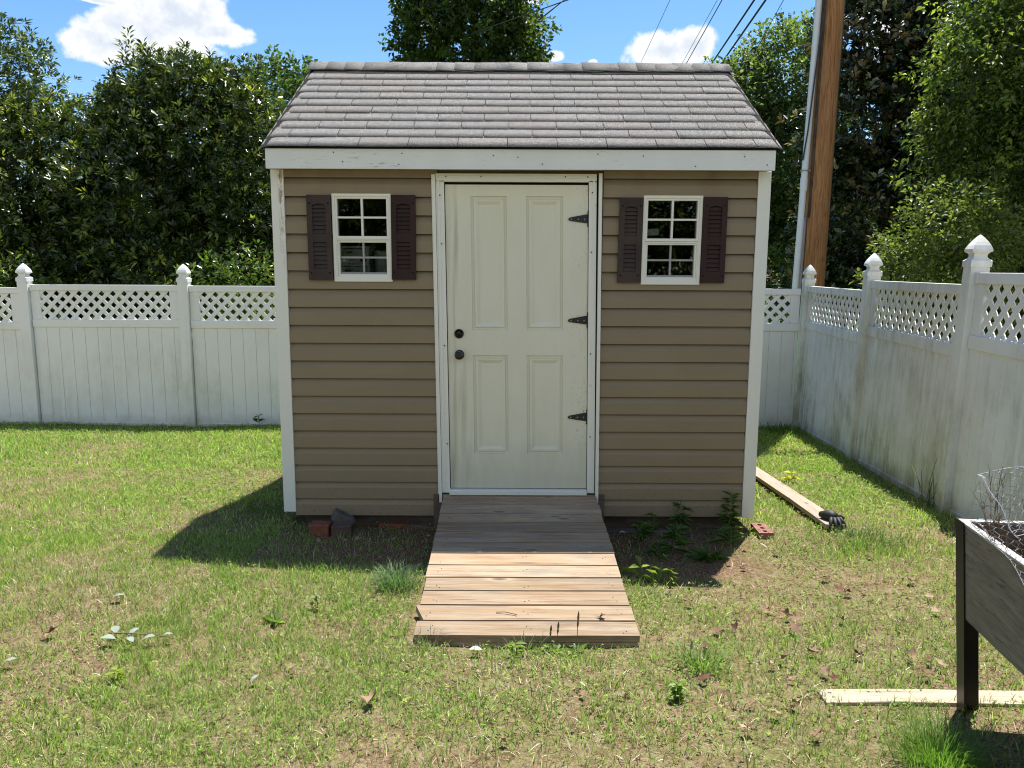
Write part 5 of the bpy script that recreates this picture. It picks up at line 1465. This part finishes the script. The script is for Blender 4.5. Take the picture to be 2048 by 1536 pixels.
# cumulus: soft ellipsoids on the sky sphere broken up by noise
ns = N('ShaderNodeTexNoise'); LK(gen, ns.inputs['Vector']); ns.inputs['Scale'].default_value = 15; ns.inputs['Detail'].default_value = 8; ns.inputs['Roughness'].default_value = .58
nf2 = N('ShaderNodeTexNoise'); LK(gen, nf2.inputs['Vector']); nf2.inputs['Scale'].default_value = 42; nf2.inputs['Detail'].default_value = 6; nf2.inputs['Roughness'].default_value = .6
CL = [(-.453, .283, .078, .030), (-.494, .271, .056, .023), (-.421, .300, .058, .036), (-.361, .284, .034, .013), (.187, .267, .060, .024), (.222, .276, .038, .024),
      (.053, .26, .014, .009), (.098, .253, .007, .004), (.424, .315, .037, .019), (.505, .292, .056, .039), (.02, .324, .012, .003), (-.506, .322, .037, .004), (-1.1, .34, .2, .06), (1.1, .3, .2, .07),
      (0, .42, .75, .20, -1), (-1.2, .5, .45, .22, -1), (1.3, .45, .45, .2, -1), (.3, .9, .5, .14, -1)]      # the last ones, unseen behind the viewer, are added to brighten the shaded fronts
acc = None
for x, z, rx, rzz, *ys in CL:
    # direction with y = 1 before normalising
    v = Vector((x, ys[0] if ys else 1.0, z)).normalized()
    sb = N('ShaderNodeVectorMath', operation='SUBTRACT'); LK(gen, sb.inputs[0]); sb.inputs[1].default_value = v
    ml = N('ShaderNodeVectorMath', operation='MULTIPLY'); LK(sb.outputs[0], ml.inputs[0]); ml.inputs[1].default_value = (1/rx, 1/(rx*1.2), 1/rzz)
    ln = N('ShaderNodeVectorMath', operation='LENGTH'); LK(ml.outputs[0], ln.inputs[0])
    mr = N('ShaderNodeMapRange'); LK(ln.outputs['Value'], mr.inputs[0]); mr.inputs[1].default_value = 1.7; mr.inputs[2].default_value = .0; mr.inputs[3].default_value = 0; mr.inputs[4].default_value = 1.0
    if acc is None: acc = mr.outputs[0]
    else:
        mx = N('ShaderNodeMath', operation='MAXIMUM'); LK(acc, mx.inputs[0]); LK(mr.outputs[0], mx.inputs[1]); acc = mx.outputs[0]
def MT(op, a, b, clamp=False):
    n = N('ShaderNodeMath', operation=op); n.use_clamp = clamp
    for s, v in ((n.inputs[0], a), (n.inputs[1], b)):
        if isinstance(v, (int, float)): s.default_value = v
        else: LK(v, s)
    return n.outputs[0]
nn = MT('ADD', MT('MULTIPLY', MT('SUBTRACT', ns.outputs['Fac'], .5), 1.3), MT('MULTIPLY', MT('SUBTRACT', nf2.outputs['Fac'], .5), .5))
den = MT('ADD', acc, nn)
cr = N('ShaderNodeMapRange', interpolation_type='SMOOTHSTEP'); LK(den, cr.inputs[0]); cr.inputs[1].default_value = .40; cr.inputs[2].default_value = .62
cshade = N('ShaderNodeMapRange'); LK(MT('ADD', den, MT('MULTIPLY', MT('SUBTRACT', nf2.outputs['Fac'], .5), .8)), cshade.inputs[0]); cshade.inputs[1].default_value = 1.05; cshade.inputs[2].default_value = .45; cshade.inputs[3].default_value = .15; cshade.inputs[4].default_value = 1.0
cc = N('ShaderNodeMix', data_type='RGBA'); cc.inputs[6].default_value = (3.9, 4.4, 5.2, 1); cc.inputs[7].default_value = (6.7, 6.65, 6.5, 1); LK(cshade.outputs[0], cc.inputs[0])
mxc = N('ShaderNodeMix', data_type='RGBA'); LK(cr.outputs[0], mxc.inputs[0]); LK(hs.outputs[0], mxc.inputs[6]); LK(cc.outputs[2], mxc.inputs[7])
LK(mxc.outputs[2], bg.inputs[0]); bg.inputs[1].default_value = .07
LK(bg.outputs[0], out.inputs[0])

sl = bpy.data.lights.new('sun', 'SUN'); sl.energy = 4.2; sl.angle = math.radians(.55); sl.color = (1.0, .965, .91)
so = bpy.data.objects.new('sun', sl); COL.objects.link(so); so.location = (3, 5, 12)
so.rotation_euler = (-SUN_TO).to_track_quat('-Z', 'Y').to_euler()

cam = bpy.data.cameras.new('camera'); co = bpy.data.objects.new('camera', cam); COL.objects.link(co)
cam.sensor_width = 36; cam.lens = 36*1540/2048; cam.clip_start = .05; cam.clip_end = 400
co.matrix_world = Matrix.Translation((0, 0, CAM_H)) @ Matrix.Rotation(math.radians(90-8.5), 4, 'X') @ Matrix.Rotation(math.radians(.24), 4, 'Z')
scene.camera = co
scene.view_settings.view_transform = 'Standard'; scene.view_settings.look = 'None'
scene.view_settings.exposure = 1.32; scene.view_settings.gamma = 1
scene.cycles.max_bounces = 8; scene.cycles.diffuse_bounces = 4; scene.cycles.glossy_bounces = 3; scene.cycles.transmission_bounces = 4; scene.cycles.transparent_max_bounces = 8
scene.cycles.filter_width = 1.1
scene.cycles.use_denoising = True
scene.cycles.caustics_reflective = False; scene.cycles.caustics_refractive = False
